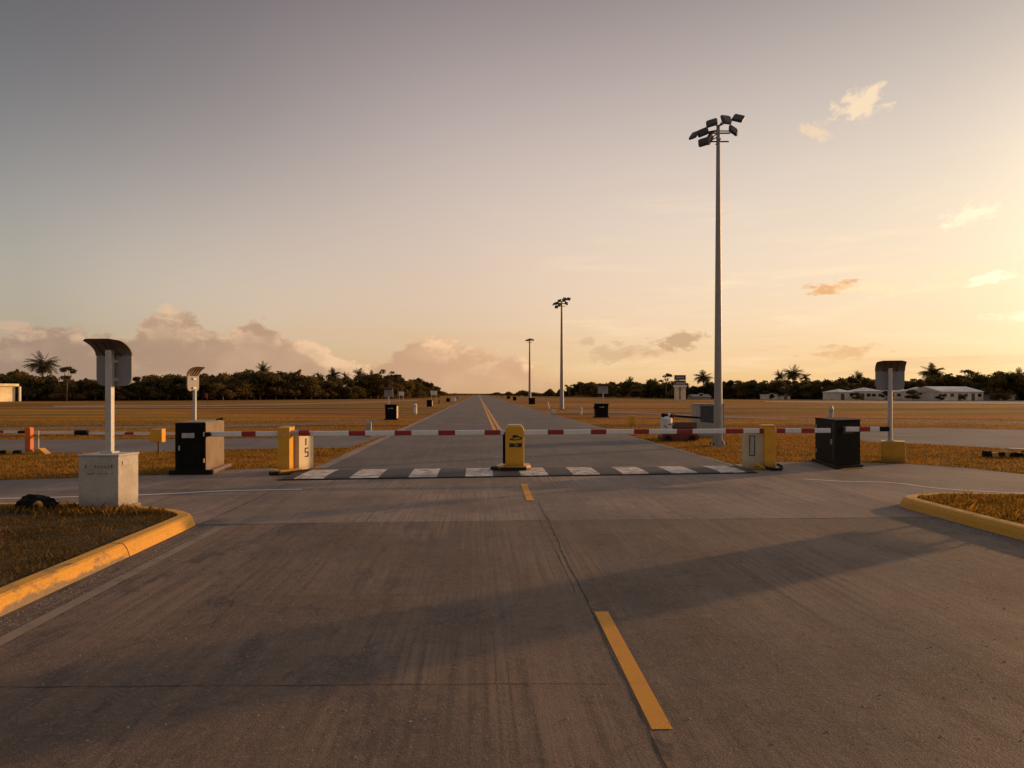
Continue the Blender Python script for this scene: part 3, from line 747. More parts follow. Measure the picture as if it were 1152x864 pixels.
# ------------------------------------------------------------------ barrier posts
def beam_d(px): return 17.0+(px-236)/(934-236)*1.2
def beam_z(px): return .993+(px-236)/(934-236)*.028
def beam(px0,px1,segs,name,label,dz=0,dd_=0,th=(.05,.125),black=None):
    mid=(px0+px1)/2; x,y=XD(mid,beam_d(mid)+dd_)
    def pt(px): a,b=XD(px,beam_d(px)+dd_); return Vector((a,b,beam_z(px)+dz))
    mb=MB(); cuts=[px0]; ms=[]
    cur=px0
    for a,b,mi in segs:
        if a>cur: cuts.append(a); ms.append(0)
        cuts.append(b); ms.append(mi); cur=b
    if cur<px1: cuts.append(px1); ms.append(0)
    o0=pt(mid); t_=(pt(px1)-pt(px0)).normalized(); n_=Vector((t_.y,-t_.x,0)).normalized()
    H,Dp=th[1]/2,th[0]/2; bev=.014
    prof=[(-Dp,-H+bev),(-Dp+bev,-H),(Dp-bev,-H),(Dp,-H+bev),(Dp,H-bev),(Dp-bev,H),(-Dp+bev,H),(-Dp,H-bev)]
    vs=[]; 
    for cpx in cuts:
        for a,b in prof:
            p=pt(cpx)-o0+n_*a+Vector((0,0,b)); vs.append(p)
    k=len(prof)
    for i in range(len(cuts)-1):
        mb_f=[(i*k+j,i*k+(j+1)%k,(i+1)*k+(j+1)%k,(i+1)*k+j) for j in range(k)]
        if i==0: mb.add(vs,mb_f,ms[0])
        else: mb.f+=mb_f; mb.m+=[ms[i]]*k
    mb.f+=[tuple(range(k)),tuple((len(cuts)-1)*k+j for j in range(k-1,-1,-1))]; mb.m+=[ms[0],ms[-1]]
    t=thing(name,label,'barrier',tuple(o0),0)
    mb.build('beam',[M['armwhite'],M['red'],M['black']],t)
    return t,pt,o0
reds=[(272,288,1),(392.5,411,1),(444,463,1),(493,512,1),(545,563,1),(616,634,1),(664.5,682,1),(713,730,1),(761,779,1),(816,836,1),(854,859,1),(873,883,1),(901,916,1)]
t,pt,o0=beam(236,934,reds,'barrier_beam','long white boom with red bands spanning the whole road between the two black cabinets')
p=pt(342)-o0
mb=MB().tube((p.x-.30,p.y-.05,0.01),(p.x+.12,p.y-.05,.01),.075,.07,n=16); mb.build('sleeve',M['palelabel'],t)
MB().tube((p.x-.10,p.y-.05,0.012),(p.x+.16,p.y-.05,.012),.078,.074,n=16).build('sleeve_band',M['red'],t)
t,pt,o0=beam(952,1000,[(966,978.5,1),(989,1000,2)],'barrier_beam','short boom piece with one red band and black tip, in front of the right black cabinet',.045,-.28)
MB().box((-.42,.12,0),(.10,.22,.10)).build('bracket',M['black'],t,.005)

def yellow_post(root,w_,d_,h,x,y,cut=True):
    mb=MB()
    mb.extr([(y,.05),(y+d_,.05),(y+d_,h),(y+d_*.7,h-.05),(y+d_*.35,h-.02),(y,h-.04)],x-w_/2,x+w_/2,'x')
    return mb.build('post',M['yellow'],root,.015)
# left unit
x,y=W(319,533.5)
tl=thing('barrier_post','yellow barrier post with a cream cabinet at the left end of the speed hump','barrier post',(x,y,0),R(-4),'yellow barrier posts')
yellow_post(tl,.30,.34,1.20,0,0)
mb=MB(); mb.extr([(-.22,.07),(.20,.07),(.42,.07),(.42,.03),(-.22,.03)],-.30,.02,'y'); 
mb=MB(); mb.prism([(-.20,-.30),(.06,-.34),(.42,.18),(.16,.34),(-.20,.34)],.06,.13); mb.build('base_plate',M['yellow'],tl,.02)
mb=MB()
for (a,b) in (((-.24,-.22),(.0,-.36)),((.0,-.36),(.5,.3))):
    mb.tube((*a,.05),(*b,.05),.05,n=10)
mb.build('rubber_foot',M['rubber'],tl)
mb=MB(); mb.prism([(.08,.32),(.27,.32),(.34,1.15),(.12,1.15)],.04,.95); mb.build('cabinet_box',M['cream'],tl,.012)
mb=MB(); mb.prism([(.065,.305),(.278,.305),(.35,1.165),(.10,1.165)],.93,.96); mb.build('lid',M['cream'],tl,.006)
# black marks on the lit side
sidea=math.atan2(.83,.07); ux=Vector((math.cos(sidea),math.sin(sidea),0)); nx=Vector((math.sin(sidea),-math.cos(sidea),0))
mb=MB()
def mark(u,z,a,b):
    p=Vector((.27,.32,0))+ux*(u*1.05)+nx*.004; mb.box((p.x,p.y,z),(a,.006,b),rotz(sidea))
mark(.36,.76,.07,.18); mark(.40,.59,.20,.035); mark(.33,.54,.06,.11); mark(.40,.49,.20,.035); mark(.47,.43,.06,.11); mark(.40,.38,.20,.035)
mb.build('marking',M['ink'],tl)
MB().box((.0,-.006,.98),(.10,.01,.03)).build('lock_plate',M['galv'],tl,.003)
for zz_ in (.25,1.02):
    for sx in (-.11,.11): MB().tube((sx,-.012,zz_),(sx,.0,zz_),.012,n=6).build('bolt',M['galv'],tl)
# right unit
x,y=W(866.5,528.5)
tr=thing('barrier_post','yellow barrier post with a cream cabinet at the right end of the speed hump','barrier post',(x,y,0),0,'yellow barrier posts')
yellow_post(tr,.30,.34,1.16,0,0)
MB().prism([(-.16,.02),(.15,.0),(.17,.34),(-.16,.36)],1.13,1.175).build('cap',M['yellow'],tr,.01)
mb=MB(); mb.prism([(-.56,.24),(-.14,.10),(-.14,.75),(-.48,.80)],.05,.98); cb=mb.build('cabinet_box',M['cream'],tr,.012)
mb=MB(); mb.prism([(-.58,.23),(-.13,.08),(-.13,.77),(-.49,.82)],.965,1.0); mb.build('lid',M['cream'],tr,.006)
fa=math.atan2(-.14,.42); fu=Vector((math.cos(fa),math.sin(fa),0)); fn=Vector((math.sin(fa),-math.cos(fa),0))
mb=MB()
for u,z,a,b in ((.10,.62,.018,.52),(.22,.62,.018,.52),(.16,.88,.14,.018),(.16,.36,.14,.018)):
    p=Vector((-.56,.24,0))+fu*u+fn*.006; mb.box((p.x,p.y,z),(a,.014,b),rotz(fa))
mb.build('slot_frame',M['ink'],tr)
p=Vector((-.56,.24,0))+fu*.16+fn*.003; MB().box((p.x,p.y,.62),(.10,.008,.50),rotz(fa)).build('slot_cover',M['palelabel'],tr)
MB().prism([(-.58,.02),(-.10,-.26),(.20,-.22),(.22,.30),(-.66,.88)],.012,.055).build('base_plate',M['yellow'],tr,.01)
mb=MB(); pts=[(-.30,-.02,.13),(-.16,-.24,.07),(.02,-.34,.05),(.18,-.30,.06),(.24,-.14,.11),(.20,.02,.14)]
for a,b in zip(pts,pts[1:]): mb.tube(a,b,.035,n=8)
mb.build('rubber_foot',M['rubber'],tr)
mb=MB(); mb.tube((-.38,.0,.14),(-.20,-.2,.05),.06,.045,n=8); mb.build('hinge',M['yellow'],tr)
for zz_ in (.25,1.02):
    for sx in (-.11,.11): MB().tube((sx,-.012,zz_),(sx,.0,zz_),.012,n=6).build('bolt',M['galv'],tr)
# centre bollard
x,y=W(579,531.0)
tcn=thing('barrier_post','yellow bollard with rounded top and black emblem in the middle of the speed hump','barrier post',(x,y,.05),0,'yellow barrier posts')
mb=MB()
pr_=[(-.24,.10),(.24,.10),(.24,1.02),(.22,1.09),(.17,1.13),(-.17,1.13),(-.22,1.09),(-.24,1.02)]
mb.extr(pr_,0,.46); mb.build('post',M['yellow'],tcn,.02)
MB().box((0,.22,1.14),(.34,.36,.03)).build('cap',M['cream'],tcn,.01)
MB().box((-.27,.26,.56),(.07,.34,.82)).build('side_door',M['black'],tcn,.01)
MB().prism([(-.40,-.12),(.30,-.12),(.42,.1),(.40,.62),(-.36,.62),(-.48,.2)],.03,.11).build('base_plate',M['yellow'],tcn,.02)
MB().prism([(-.36,-.16),(.30,-.16),(.30,-.06),(-.36,-.06)],-.02,.08).build('rubber_foot',M['rubber'],tcn,.02)
mb=MB().prism([(-.62,.0),(-.40,-.10),(-.38,.3),(-.62,.3)],-.02,.07); mb.build('rubber_foot',M['rubber'],tcn,.02)
def plate(mb,pts,y0,th=.005): mb.extr(pts,y0-th,y0)
mb=MB()
U=.115
def up(p): return [(x*1.15,z+U) for x,z in p]
plate(mb,up([(-.12,.66),(-.02,.64),(.10,.655),(.17,.68),(.17,.71),(.12,.735),(.13,.70),(.08,.675),(-.02,.668),(-.10,.69)]),-.001)
plate(mb,up([(-.09,.70),(-.03,.72),(-.06,.75),(-.02,.785),(.05,.775),(.10,.745),(.17,.72),(.12,.712),(.05,.72),(0,.705),(-.05,.69)]),-.001)
plate(mb,up([(-.13,.47),(-.02,.47),(.0,.49),(.02,.47),(.16,.47),(.16,.57),(.03,.57),(.0,.545),(-.03,.57),(-.13,.57),(-.11,.52)]),-.001)
mb.build('emblem',M['ink'],tcn)
mb=MB(); mb.box((.05,-.009,.635),(.06,.004,.025)); mb.build('emblem_detail',M['yellow'],tcn)

# ------------------------------------------------------------------ second barrier, far left
x,y=W(33,511)
t=thing('barrier_post','orange red post on a yellow foot holding the farther barrier at far left','barrier post',(x,y,0))
MB().box((0,0,.46),(.18,.18,.80)).build('post',M['orange'],t,.012)
MB().box((0,0,.87),(.14,.2,.03)).build('cap',M['orange'],t,.006)
MB().extr([(-.16,.0),(.62,0),(.60,.05),(.42,.20),(.30,.20),(.24,.08),(-.16,.08)],-.15,.15).build('foot',M['yellow'],t,.012)
MB().tube((.30,0,.1),(.30,0,.78),.022,n=8).build('brace',M['galv'],t)
t=thing('wheel_stop','black and yellow striped kerb block lying left of the orange red post','wheel stop',(x-.62,y,0))
mb=MB()
for i in range(7): mb.extr([(-.09,0),(.09,0),(.06,.13),(-.06,.13)],-1.2+i*.22,-1.2+(i+1)*.22,'x',i%2)
o=mb.build('block',[M['black'],M['yellow']],t)
# its beam
za=ZY(487.5,22.9)
a=Vector((*XD(-60,22.7),ZY(485,22.7))); b=Vector((*XD(202,23.3),ZY(488.3,23.3)))
t=thing('barrier_beam','thin white boom with red and black bands behind the left signs','barrier',tuple(a))
mb=MB(); L=(b-a); fr=[0,.08,.13,.22,.255,.29,.30,.325,.34,.355,.567,.573,.59,.76,.80,1.0]; 
ms=[0,2,0,2,0,2,0,0,0,0,2,2,0,1,0]
fr=[0,.08,.13,.20,.24,.30,.335,.355,.56,.598,.76,.80,1.0]; ms=[0,1,0,1,0,2,0,0,2,0,1,0]
for f0,f1,mi in zip(fr,fr[1:],ms):
    p=L*((f0+f1)/2); mb.box(tuple(p),((L.length)*(f1-f0),.04,.085),rotz(math.atan2(L.y,L.x)),mi)
mb.build('beam',[M['armwhite'],M['red'],M['black']],t)
p=L*.58
for dx in (-.14,.06): MB().tube((p.x+dx-.1,p.y-.03,p.z+.01),(p.x+dx+.12,p.y-.03,p.z+.01),.085,n=12).build('clamp',M['black'],t)
t=thing('junction_box','small yellow box on a post near the tip of the farther boom','box',(*XD(177.5,22.6),0))
MB().box((0,0,.62),(.40,.26,.44)).build('box',M['yellow'],t,.015)
MB().tube((0,.05,0),(0,.05,.42),.03,n=8).build('post',M['brown'],t)

# bag on the island
x,y=W(41,573,.15)
t=thing('equipment_bag','crumpled black bag with a round yellow disc lying on the left grass island','bag',(x,y,.165)); t.scale=(1.1,1.1,1.1)
bm=bmesh.new(); bmesh.ops.create_icosphere(bm,subdivisions=4,radius=1)
from mathutils import noise as mn
for v in bm.verts:
    c0=v.co.copy(); k=1+.28*mn.noise(c0*2.1+Vector((3,1,2)))+.12*mn.noise(c0*6)
    v.co=Vector((c0.x*.27*k*(1+.1*c0.x),c0.y*.17*k,max(c0.z,-.45)*.115*k*(1.25-.35*c0.x)+.05))
me=bpy.data.meshes.new('sack'); bm.to_mesh(me); bm.free(); me.materials.append(M['rope'])
o=bpy.data.objects.new('sack',me); COL.objects.link(o); o.parent=t
for p_ in me.polygons: p_.use_smooth=True
mb=MB()
pts=[(-.30,.0,.05),(-.18,-.12,.12),(0,-.15,.14),(.14,-.14,.12)]
for a,b in zip(pts,pts[1:]): mb.tube(a,b,.014,n=6)
mb.build('strap',M['rubber'],t)
MB().tube((.14,-.20,.065),(.15,-.155,.07),.062,.068,n=20).build('disc',M['yellow'],t)
MB().tube((.14,-.206,.065),(.141,-.198,.065),.03,n=16).build('hub',M['ink'],t)

# ------------------------------------------------------------------ floodlight masts
def flood_proto():
    root=bpy.data.objects.new('floodlight',None)
    return root
def floodlight(parent,loc,yaw,tilt,s=1.0,small=False,arm_from=None):
    rot=(Matrix.Rotation(yaw,3,'Z')@Matrix.Rotation(tilt,3,'X')@Matrix.Rotation(math.sin(yaw*3+loc[0]*7)*.45,3,'Z'))
    mb=MB()
    w_,h_,d_=.42*s,.36*s,.09*s
    # tapered finned housing
    prof=[(-w_/2,-h_/2+.05),(-w_/2+.05,-h_/2),(w_/2-.05,-h_/2),(w_/2,-h_/2+.05),(w_/2,h_/2-.05),(w_/2-.05,h_/2),(-w_/2+.05,h_/2),(-w_/2,h_/2-.05)]
    n=8; vs=[]
    for k,zz in ((1,-d_/2),(1,0),(.7,d_/2)):
        for a,b in prof: vs.append(rot@Vector((a*k,b*k,zz))+Vector(loc))
    fs=[tuple(range(n-1,-1,-1)),tuple(range(2*n,3*n))]+[(r*n+i,r*n+(i+1)%n,(r+1)*n+(i+1)%n,(r+1)*n+i) for r in (0,1) for i in range(n)]
    mb.add(vs,fs)
    o=mb.build('floodlight',M['lampbody'],parent)
    if not small:
        lm=MB(); lm.add([rot@Vector((a*.86,b*.86,zz))+Vector(loc) for zz in (-d_/2-.008,-d_/2+.004) for a,b in prof],[tuple(range(n-1,-1,-1)),tuple(range(n,2*n))]+[(i,(i+1)%n,n+(i+1)%n,n+i) for i in range(n)])
        lm.build('lens',M['lens'],o)
    return o
def mast(px,py,toppx_y,label,heads,name='floodlight_mast',r0=.15,r1=.068,base=True,ring=True,s=1.0):
    x,y=W(px,py); H=ZY(toppx_y,y)
    t=thing(name,label,'light mast',(x,y,0),0,'floodlight masts by the road')
    n=12; mb=MB()
    zs=[0.05,1.6,1.62,H]; rs=[r0*1.12,r0*1.08,r0,r1]
    for i in range(3):
        mb.tube((0,0,zs[i]),(0,0,zs[i+1]),rs[i],rs[i+1],n=n)
    pole=mb.build('pole',M['mast'],t)
    if base:
        MB().box((.0,0,.03),(.62,.62,.05)).build('base_plate',M['mast'],t,.006)
        for sx in (-1,1):
            for sy in (-1,1):
                MB().tube((sx*.23,sy*.23,.05),(sx*.23,sy*.23,.13),.03,n=6).build('anchor_bolt',M['rubber'],t)
        for k in range(4):
            a=R(45+90*k); rt=rotz(a); mb=MB()
            mb.add([rt@Vector(v) for v in ((r0,-.008,.05),(.29,-.008,.05),(r0,-.008,.32),(r0,.008,.05),(.29,.008,.05),(r0,.008,.32))],[(0,1,2),(5,4,3),(0,3,4,1),(1,4,5,2),(2,5,3,0)])
            mb.build('gusset',M['mast'],t)
    cr=MB()
    for (dx,dy,dz,yaw,tilt) in heads:
        lo=(dx,dy,H-.15+dz)
        cr.tube((0,0,H-.15+min(.1,dz*.5)),(dx*.8,dy*.8,H-.15+dz-.02),.022*s,n=6)
        floodlight(t,lo,R(yaw),R(tilt),s,small=not base)
    if ring:
        cr.tube((-.38*s,0,H-.62),(.40*s,0,H-.62),.028*s,n=8); cr.tube((0,-.3,H-.62),(0,.3,H-.62),.022*s,n=8)
        cr.tube((-.45,0,H-.30),(.45,0,H-.30),.03,n=8)
    cr.build('crossarm',M['lampbody'],t)
    return t,H
H1=[(.38,.22,.50,12,60),(.78,.05,.46,-14,62),(.22,-.30,.24,26,66),(.52,-.22,-.12,30,72),(-.28,-.10,.22,-30,62),(-.56,.1,-.06,-32,66),(-.86,.25,-.12,-60,55),(-.62,-.25,-.56,-30,68),(-.26,.3,-.25,50,-60)]
t,H=mast(808,502,141,'nearest and largest floodlight mast with nine lamps, right of the road',H1)
MB().box((.17,.05,.85),(.10,.2,1.55)).build('conduit_box',M['greymetal'],t,.01)
mast(632,461,339,'middle floodlight mast with a cluster of lamps on the right verge',[(a*1.1,b*1.1,c_*1.0,d,e) for a,b,c_,d,e in H1],r0=.24,r1=.12,s=1.15)
mast(596,454,382,'farthest floodlight mast with a small cross of lamps, behind a black box',[(-.62,0,0,0,40),(.62,0,0.08,0,40),(0,-.5,.2,0,40),(-.3,.4,.12,0,40),(.35,.3,.2,0,40)],r0=.28,r1=.15,s=1.25)

# ------------------------------------------------------------------ roadside boxes and markers
def bin_box(px0,px1,py,topy,label,depth=.8,stand=False,marking=False,rz=None):
    x0,y=W(px0,py); x1,_=W(px1,py); w_=x1-x0; h=ZY(topy,y)
    t=thing('roadside_box',label,'box',((x0+x1)/2,y,0),0 if rz is None else rz,'black boxes beside the road')
    MB().extr([(-w_/2+.03,.08),(w_/2-.03,.08),(w_/2,h-.08),(-w_/2,h-.08)],0,depth).build('body',M['black'],t,.02)
    MB().box((0,depth/2,h-.04),(w_+.08,depth+.08,.08)).build('lid',M['black'],t,.02)
    MB().box((0,depth/2,.04),(w_+.16,depth+.12,.08)).build('plinth',M['black'],t,.01)
    if px0<500: MB().box((w_/2+.006,depth/2,h/2),(.012,depth*.9,h*.8)).build('lit_side',M['cream'],t)  # sunlit side of the left boxes, its brightness painted on in cream
    if marking:
        mb=MB(); mb.box((-.12,-.012,h-.30),(.16,.01,.05)); mb.box((.10,-.012,h-.30),(.14,.01,.09)); mb.build('marking',M['palelabel'],t)
    if w_>.9: MB().tube((-w_/2-.10,depth*.4,h-.35),(-w_/2+.02,depth*.4,h-.35),.09,n=10).build('handle',M['rubber'],t)
    return t,(x0+x1)/2,y
bin_box(433,446,472.5,455,'black box with sunlit side painted cream, largest of those left of the far road',marking=True)
bin_box(480,486,457.6,450,'mid-sized black box left of the far road, beyond the white marker post')
bin_box(502,506,452,447.8,'small far black box left of the road near the vanishing point')
bin_box(669.5,684.5,469.8,454,'black lidded box with pale mark, largest of those right of the far road',marking=True)
bin_box(595,602,454.8,447.6,'black box at the foot of the farthest mast')
bin_box(577,581,450.6,446.2,'small black box on the right verge nearest the vanishing point')
bin_box(570,574,448.8,445.6,'tiny black box on the right verge beside the vanishing point',)
def small_sign(px,py,topy,label,yaw=0,h=.5,wd=.6):
    x,y=W(px,py); zt=ZY(topy,y)
    t=thing('sign_pole',label,'sign',(x,y,0),R(yaw),'hooded panels on poles')
    MB().box((0,0,(zt-h)/2),(.09,.09,zt-h)).build('pole',M['galv'],t)
    MB().box((0,.06,zt-h/2-.1),(wd,.04,h)).build('panel',M['panel'],t,.02)
    MB().extr([(.02,zt-.12),(-.35,zt+.06),(-.35,zt+.10),(.08,zt-.06)],-wd/2,wd/2,'x').build('hood',M['hoodm'],t)
small_sign(437,471,437,'grey panel on a pole behind the largest left roadside box',0,.6,.7)
small_sign(678.5,468,433,'dark hooded panel on a pole behind the largest right roadside box',10,.7,.95)
def marker(px,py,topy,label,m='white',r=.10,tilt=0,flat=False):
    x,y=W(px,py); h=ZY(topy,y)
    t=thing('marker_post',label,'marker post',(x,y,0),0,'small marker posts in the grass'); t.rotation_euler=(0,R(tilt),0)
    if flat:
        MB().box((0,0,h/2),(r*2,r*1.2,h)).build('post',M[m],t,.015)
        MB().box((0,0,.03),(r*2.5,r*2,.06)).build('foot',M['concrete'],t)
    else:
        MB().tube((0,0,0),(0,0,h*.88),r,r*.94,n=14).tube((0,0,h*.88),(0,0,h),r*.94,r*.55,n=14).build('post',M[m],t)
        MB().tube((0,0,h*.68),(0,0,h*.80),r*1.05,n=14).build('band',M['greymetal'],t)
    return t
marker(415,491,475.2,'pale square post just behind the boom, left of the road','greymetal',.12,flat=True)
marker(467,466,454,'thick white post between the two left roadside boxes','white',.20)
marker(494,454.5,449.5,'thin dark post left of the far road, beyond the mid-sized box','brown',.13,flat=True)
marker(510.5,452,447.4,'far white block post beside the farthest left box','white',.5,flat=True)
marker(617.5,460,452,'leaning slim white post on the right verge','white',.10,-12)
marker(622.8,466.5,460.5,'stumpy white post at the right road edge','white',.16,flat=True)
marker(653.5,467,458.5,'upright slim white post in the grass between the mast and the right box','white',.10,3)
marker(711.5,479.5,467.4,'short yellow block post in the grass right of the road','yellow',.19,flat=True)
marker(934,478,457,'weathered pale post rising behind the right black cabinet','palelabel',.14,4)
marker(587,447.4,445.2,'tiny white post at the far right verge near the vanishing point','white',.5,flat=True)
for px,py,ty,lb in ((560,446.6,444.4,'tiny pale block at the very end of the right verge'),(565,447.4,445,'tiny pale block second from the end of the right verge'),(515,448.6,446,'tiny pale block near the end of the left verge')):
    marker(px,py,ty,lb,'greymetal',.8,flat=True)
# red flag on a pole, left field
x,y=W(233,460)
t=thing('flag_pole','small red flag on a thin pole standing in the left field','flag',(x,y,0))
MB().tube((0,0,0),(0,0,2.1),.03,n=6).build('pole',M['brown'],t)
MB().box((-.1,0,1.75),(.34,.03,.6)).build('flag',M['red'],t)
# white boards
def board(px,py,y0,y1,wpx,d,label,two=True):
    x,_=XD(px,d); w_=wpx/FOC*d; z0,z1=ZY(y1,d),ZY(y0,d)
    t=thing('sign_board',label,'sign',(x,d,0),0)
    MB().box((0,0,(z0+z1)/2),(w_,.12,z1-z0)).build('board',M['white'],t,.02)
    for s_ in (-.35,.35): MB().box((s_*w_,.1,z0/2),(.12,.12,z0)).build('post',M['galv'],t)
board(488,447,439.5,444.5,7.5,190,'white rectangular board on two posts before the left trees near the road')
board(451.5,447,440.5,445,6,200,'small white board on posts before the left trees')

# grey cabinet behind the near mast
x,y=W(783,493)
t=thing('control_cabinet','light grey cabinet with a dark blue upper panel standing behind the nearest mast','cabinet',(x,y,0),R(0))
h=ZY(455,y)
MB().box((.48,.4,h/2+.03),(.96,.8,h-.06)).build('housing',M['greymetal'],t,.02)
MB().extr([(.20,h-.06),(.945,h-.06),(.945,h-.86),(.20,h-.78)],-.012,.005).build('dark_panel',M['bluegrey'],t)
MB().box((.48,.4,h+.015),(1.02,.86,.05)).build('lid',M['greymetal'],t,.01)
MB().box((.48,.4,.03),(1.2,1.0,.06)).build('plinth',M['yellow'],t,.01)
# red/white barrier trolley
x,y=W(763,496)
t=thing('barrier_trolley','white and red wheeled unit with black boom in the grass beside the grey cabinet','barrier trolley',(x,y,0))
MB().extr([(-.75,.06),(.75,.06),(.85,.22),(.70,.32),(-.72,.32),(-.78,.2)],-.35,.45).build('chassis',M['redworn'],t,.02)
MB().prism([(-.20,-.2),(.76,-.2),(.76,.35),(-.20,.35)],.32,.55).build('engine_cover',M['black'],t,.02)
MB().prism([(-.16,-.16),(.76,-.16),(.76,.33),(-.16,.33)],.55,.80).build('cover_board',M['brown'],t,.02)
mb=MB().tube((-.50,0,.30),(-.50,0,.95),.27,.24,n=20).tube((-.50,0,.95),(-.50,0,1.06),.24,.12,n=20); mb.build('motor_housing',M['white'],t)
mb=MB()
for k in range(3):
    a=R(-110+k*40); mb.box((-.50+math.cos(a)*.262,math.sin(a)*.262,.62+.1*(k%2)),(.03,.15,.03),Matrix.Rotation(a,3,'Z')@Matrix.Rotation(.7*(k-1),3,'X'))
mb.build('scuff_marks',M['ink'],t)
mb=MB().tube((-.72,-.05,1.10),(.95,.0,.98),.045,n=10); mb.tube((-.72,-.05,1.10),(-.3,-.05,1.06),.08,n=10); mb.build('boom',M['black'],t)
for k,xx in enumerate((-.46,-.28)): MB().tube((xx,-.05,1.09-k*.012),(xx+.09,-.045,1.083-k*.012),.088,n=12).build('boom_band',M['red'] if k else M['white'],t)
for xx in (-.5,.5): MB().tube((xx,-.42,.13),(xx,-.34,.13),.13,n=18).build('wheel',M['rubber'],t)
# yellow/black knocked stops on right
x,y=W(1108,514)
t=thing('wheel_stop','row of black and yellow striped kerb blocks lying in the grass at far right','wheel stop',(x,y,0),R(-4))
mb=MB()
for i in range(9):
    hh=.15 if i%3 else .19
    mb.extr([(-.11,0),(.11,0),(.08,hh),(-.08,hh)],i*.20-.04,(i+1)*.20-.04,'x',i%2)
mb.build('block',[M['black'],M['yellow']],t,.008)
for i in (0,3,4): MB().tube((i*.24+.05,-.16,.07),(i*.24+.05,-.09,.07),.075,n=16).build('end_roller',M['black'],t)
MB().box((1.45,.15,.235),(1.3,.25,.03),Matrix.Rotation(R(2),3,'Y')).build('rail',M['galv'],t,.005)

# ------------------------------------------------------------------ buildings
def house(px0,px1,d,ybase_z,eave_y,ridge_y,label,depth=9,roof='hip',wallm='wall',roofm='roof',doors=1,wins=2,over=.2,nm='house'):
    x0=XD(px0,d)[0]; x1=XD(px1,d)[0]; w_=x1-x0; he=ZY(eave_y,d); hr=ZY(ridge_y,d)
    t=thing(nm,label,'building',((x0+x1)/2,d,0))
    MB().box((0,depth/2,he/2),(w_,depth,he)).build('wall',M[wallm],t)
    mb=MB(); a=w_/2+over; y0=-over; y1=depth+over
    if roof=='flat': mb.box((0,depth/2,he+(hr-he)/2),(w_+2*over,depth+2*over,hr-he))
    else:
        k=min(a*.9,(y1-y0)/2) if roof=='hip' else 0
        ym=(y0+y1)/2
        vs=[(-a,y0,he),(a,y0,he),(a,y1,he),(-a,y1,he),(-a+k,ym,hr),(a-k,ym,hr)]
        vs+=[(x,y,z-.15) for x,y,z in vs[:4]]
        mb.add(vs,[(0,1,5,4),(1,2,5),(2,3,4,5),(3,0,4),(6,7,1,0),(7,8,2,1),(8,9,3,2),(9,6,0,3),(9,8,7,6)])
    mb.build('roof',M[roofm],t)
    items=['d']*doors+['w']*wins; n=len(items); rnd.shuffle(items)
    for i,it in enumerate(items):
        xx=-w_/2+w_*(i+.5)/n+rnd.uniform(-.1,.1)*w_/n
        if it=='d': MB().box((xx,-.03,1.05),(1.1,.1,2.1)).build('door',M['door'],t)
        else:
            f=MB().box((xx,-.02,1.6),(1.5,.1,1.2)).build('window',M['white'],t); MB().box((xx,-.06,1.6),(1.25,.08,.95)).build('pane',M['window'],f)
    return t
t=house(-45,20,172,0,434.5,431.5,'pale yellow flat-roofed building at the far left edge of the field',10,'flat','wallwarm','wallwarm',0,0,.6)
wl=XD(20,172)[0]-XD(-45,172)[0]
ex,ey=XD(17,176); an=R(70); t.rotation_euler=(0,0,an); t.location=(ex-wl/2*math.cos(an),ey-wl/2*math.sin(an),0)
for k in (-.0,): MB().box((wl/2+.7,-.7,ZY(434.5,172)/2),(.45,.45,ZY(434.5,172)-.05)).build('porch_post',M['white'],t)
house(943,963,218,0,441,437.6,'small white hip-roofed house, leftmost of the houses on the right',8,'hip','wall','roof',1,1).rotation_euler=(0,0,R(12))
house(966,994,222,0,440,436,'white hip-roofed house second from left, left of the right hooded panel',9,'hip','wall','roof',1,3)
house(999,1022,226,0,440.5,436.4,'white house partly hidden by the right hooded panel',9,'gable','wall','roof',1,2)
house(1031,1047,207,0,440,435.2,'small white hip-roofed house just right of the right hooded panel',8,'hip','wall','roof',1,1)
t=house(1054,1112,200,0,440.5,434.5,'long low white building with pale metal roof, largest on the right',12,'gable','wall','roof',2,4); t.rotation_euler=(0,0,R(14))
house(1121,1142,203,0,445.5,443.8,'low lean-to shed at the right end of the long white building',8,'flat','concrete','roofbrown',1,0,.2,'shed')
house(861,874,238,0,445,443.6,'small white flat-roofed hut before the trees right of the nearest mast',5,'flat','wall','roof',0,1,.1,'hut')
house(878,889,240,0,446,445,'low white shed right of the small flat-roofed hut',5,'flat','wall','roofbrown',1,0,.1,'shed')
house(780,800,245,0,446.5,443.6,'low brown-roofed shed behind the billboard tower',8,'gable','concrete','roofbrown',0,1,.2,'shed')
# billboard tower
d=205; x,_=XD(765,d)
t=thing('billboard_tower','stacked advertising tower with dark top panel and white band beyond the right field','billboard',(x,d,0))
u=d/FOC
def zt(py): return ZY(py,d)
MB().box((0,0,(zt(422)+zt(427.5))/2),(12*u,1.2,zt(422)-zt(427.5))).build('top_panel',M['bluegrey'],t)
MB().box((0,0,(zt(428)+zt(433))/2),(12*u,1.2,zt(428)-zt(433))).build('red_panel',M['brown'],t)
MB().box((0,-.1,(zt(433.2)+zt(435.5))/2),(13.6*u,1.6,zt(433.2)-zt(435.5))).build('white_band',M['armwhite'],t)
for s_ in (-.3,.3): MB().box((s_*12*u,0,zt(435.5)/2),(4.8*u,1.1,zt(435.5))).build('support',M['wall'],t)
mb=MB()
for k in range(4): mb.box((-1.0+k*.6,-.63,(zt(422)+zt(427.5))/2),(.36,.05,.55))
for k in range(5): mb.box((-1.1+k*.55,-.63,(zt(428)+zt(433))/2-.2),(.4,.05,.6))
mb.build('lettering',M['palelabel'],t)

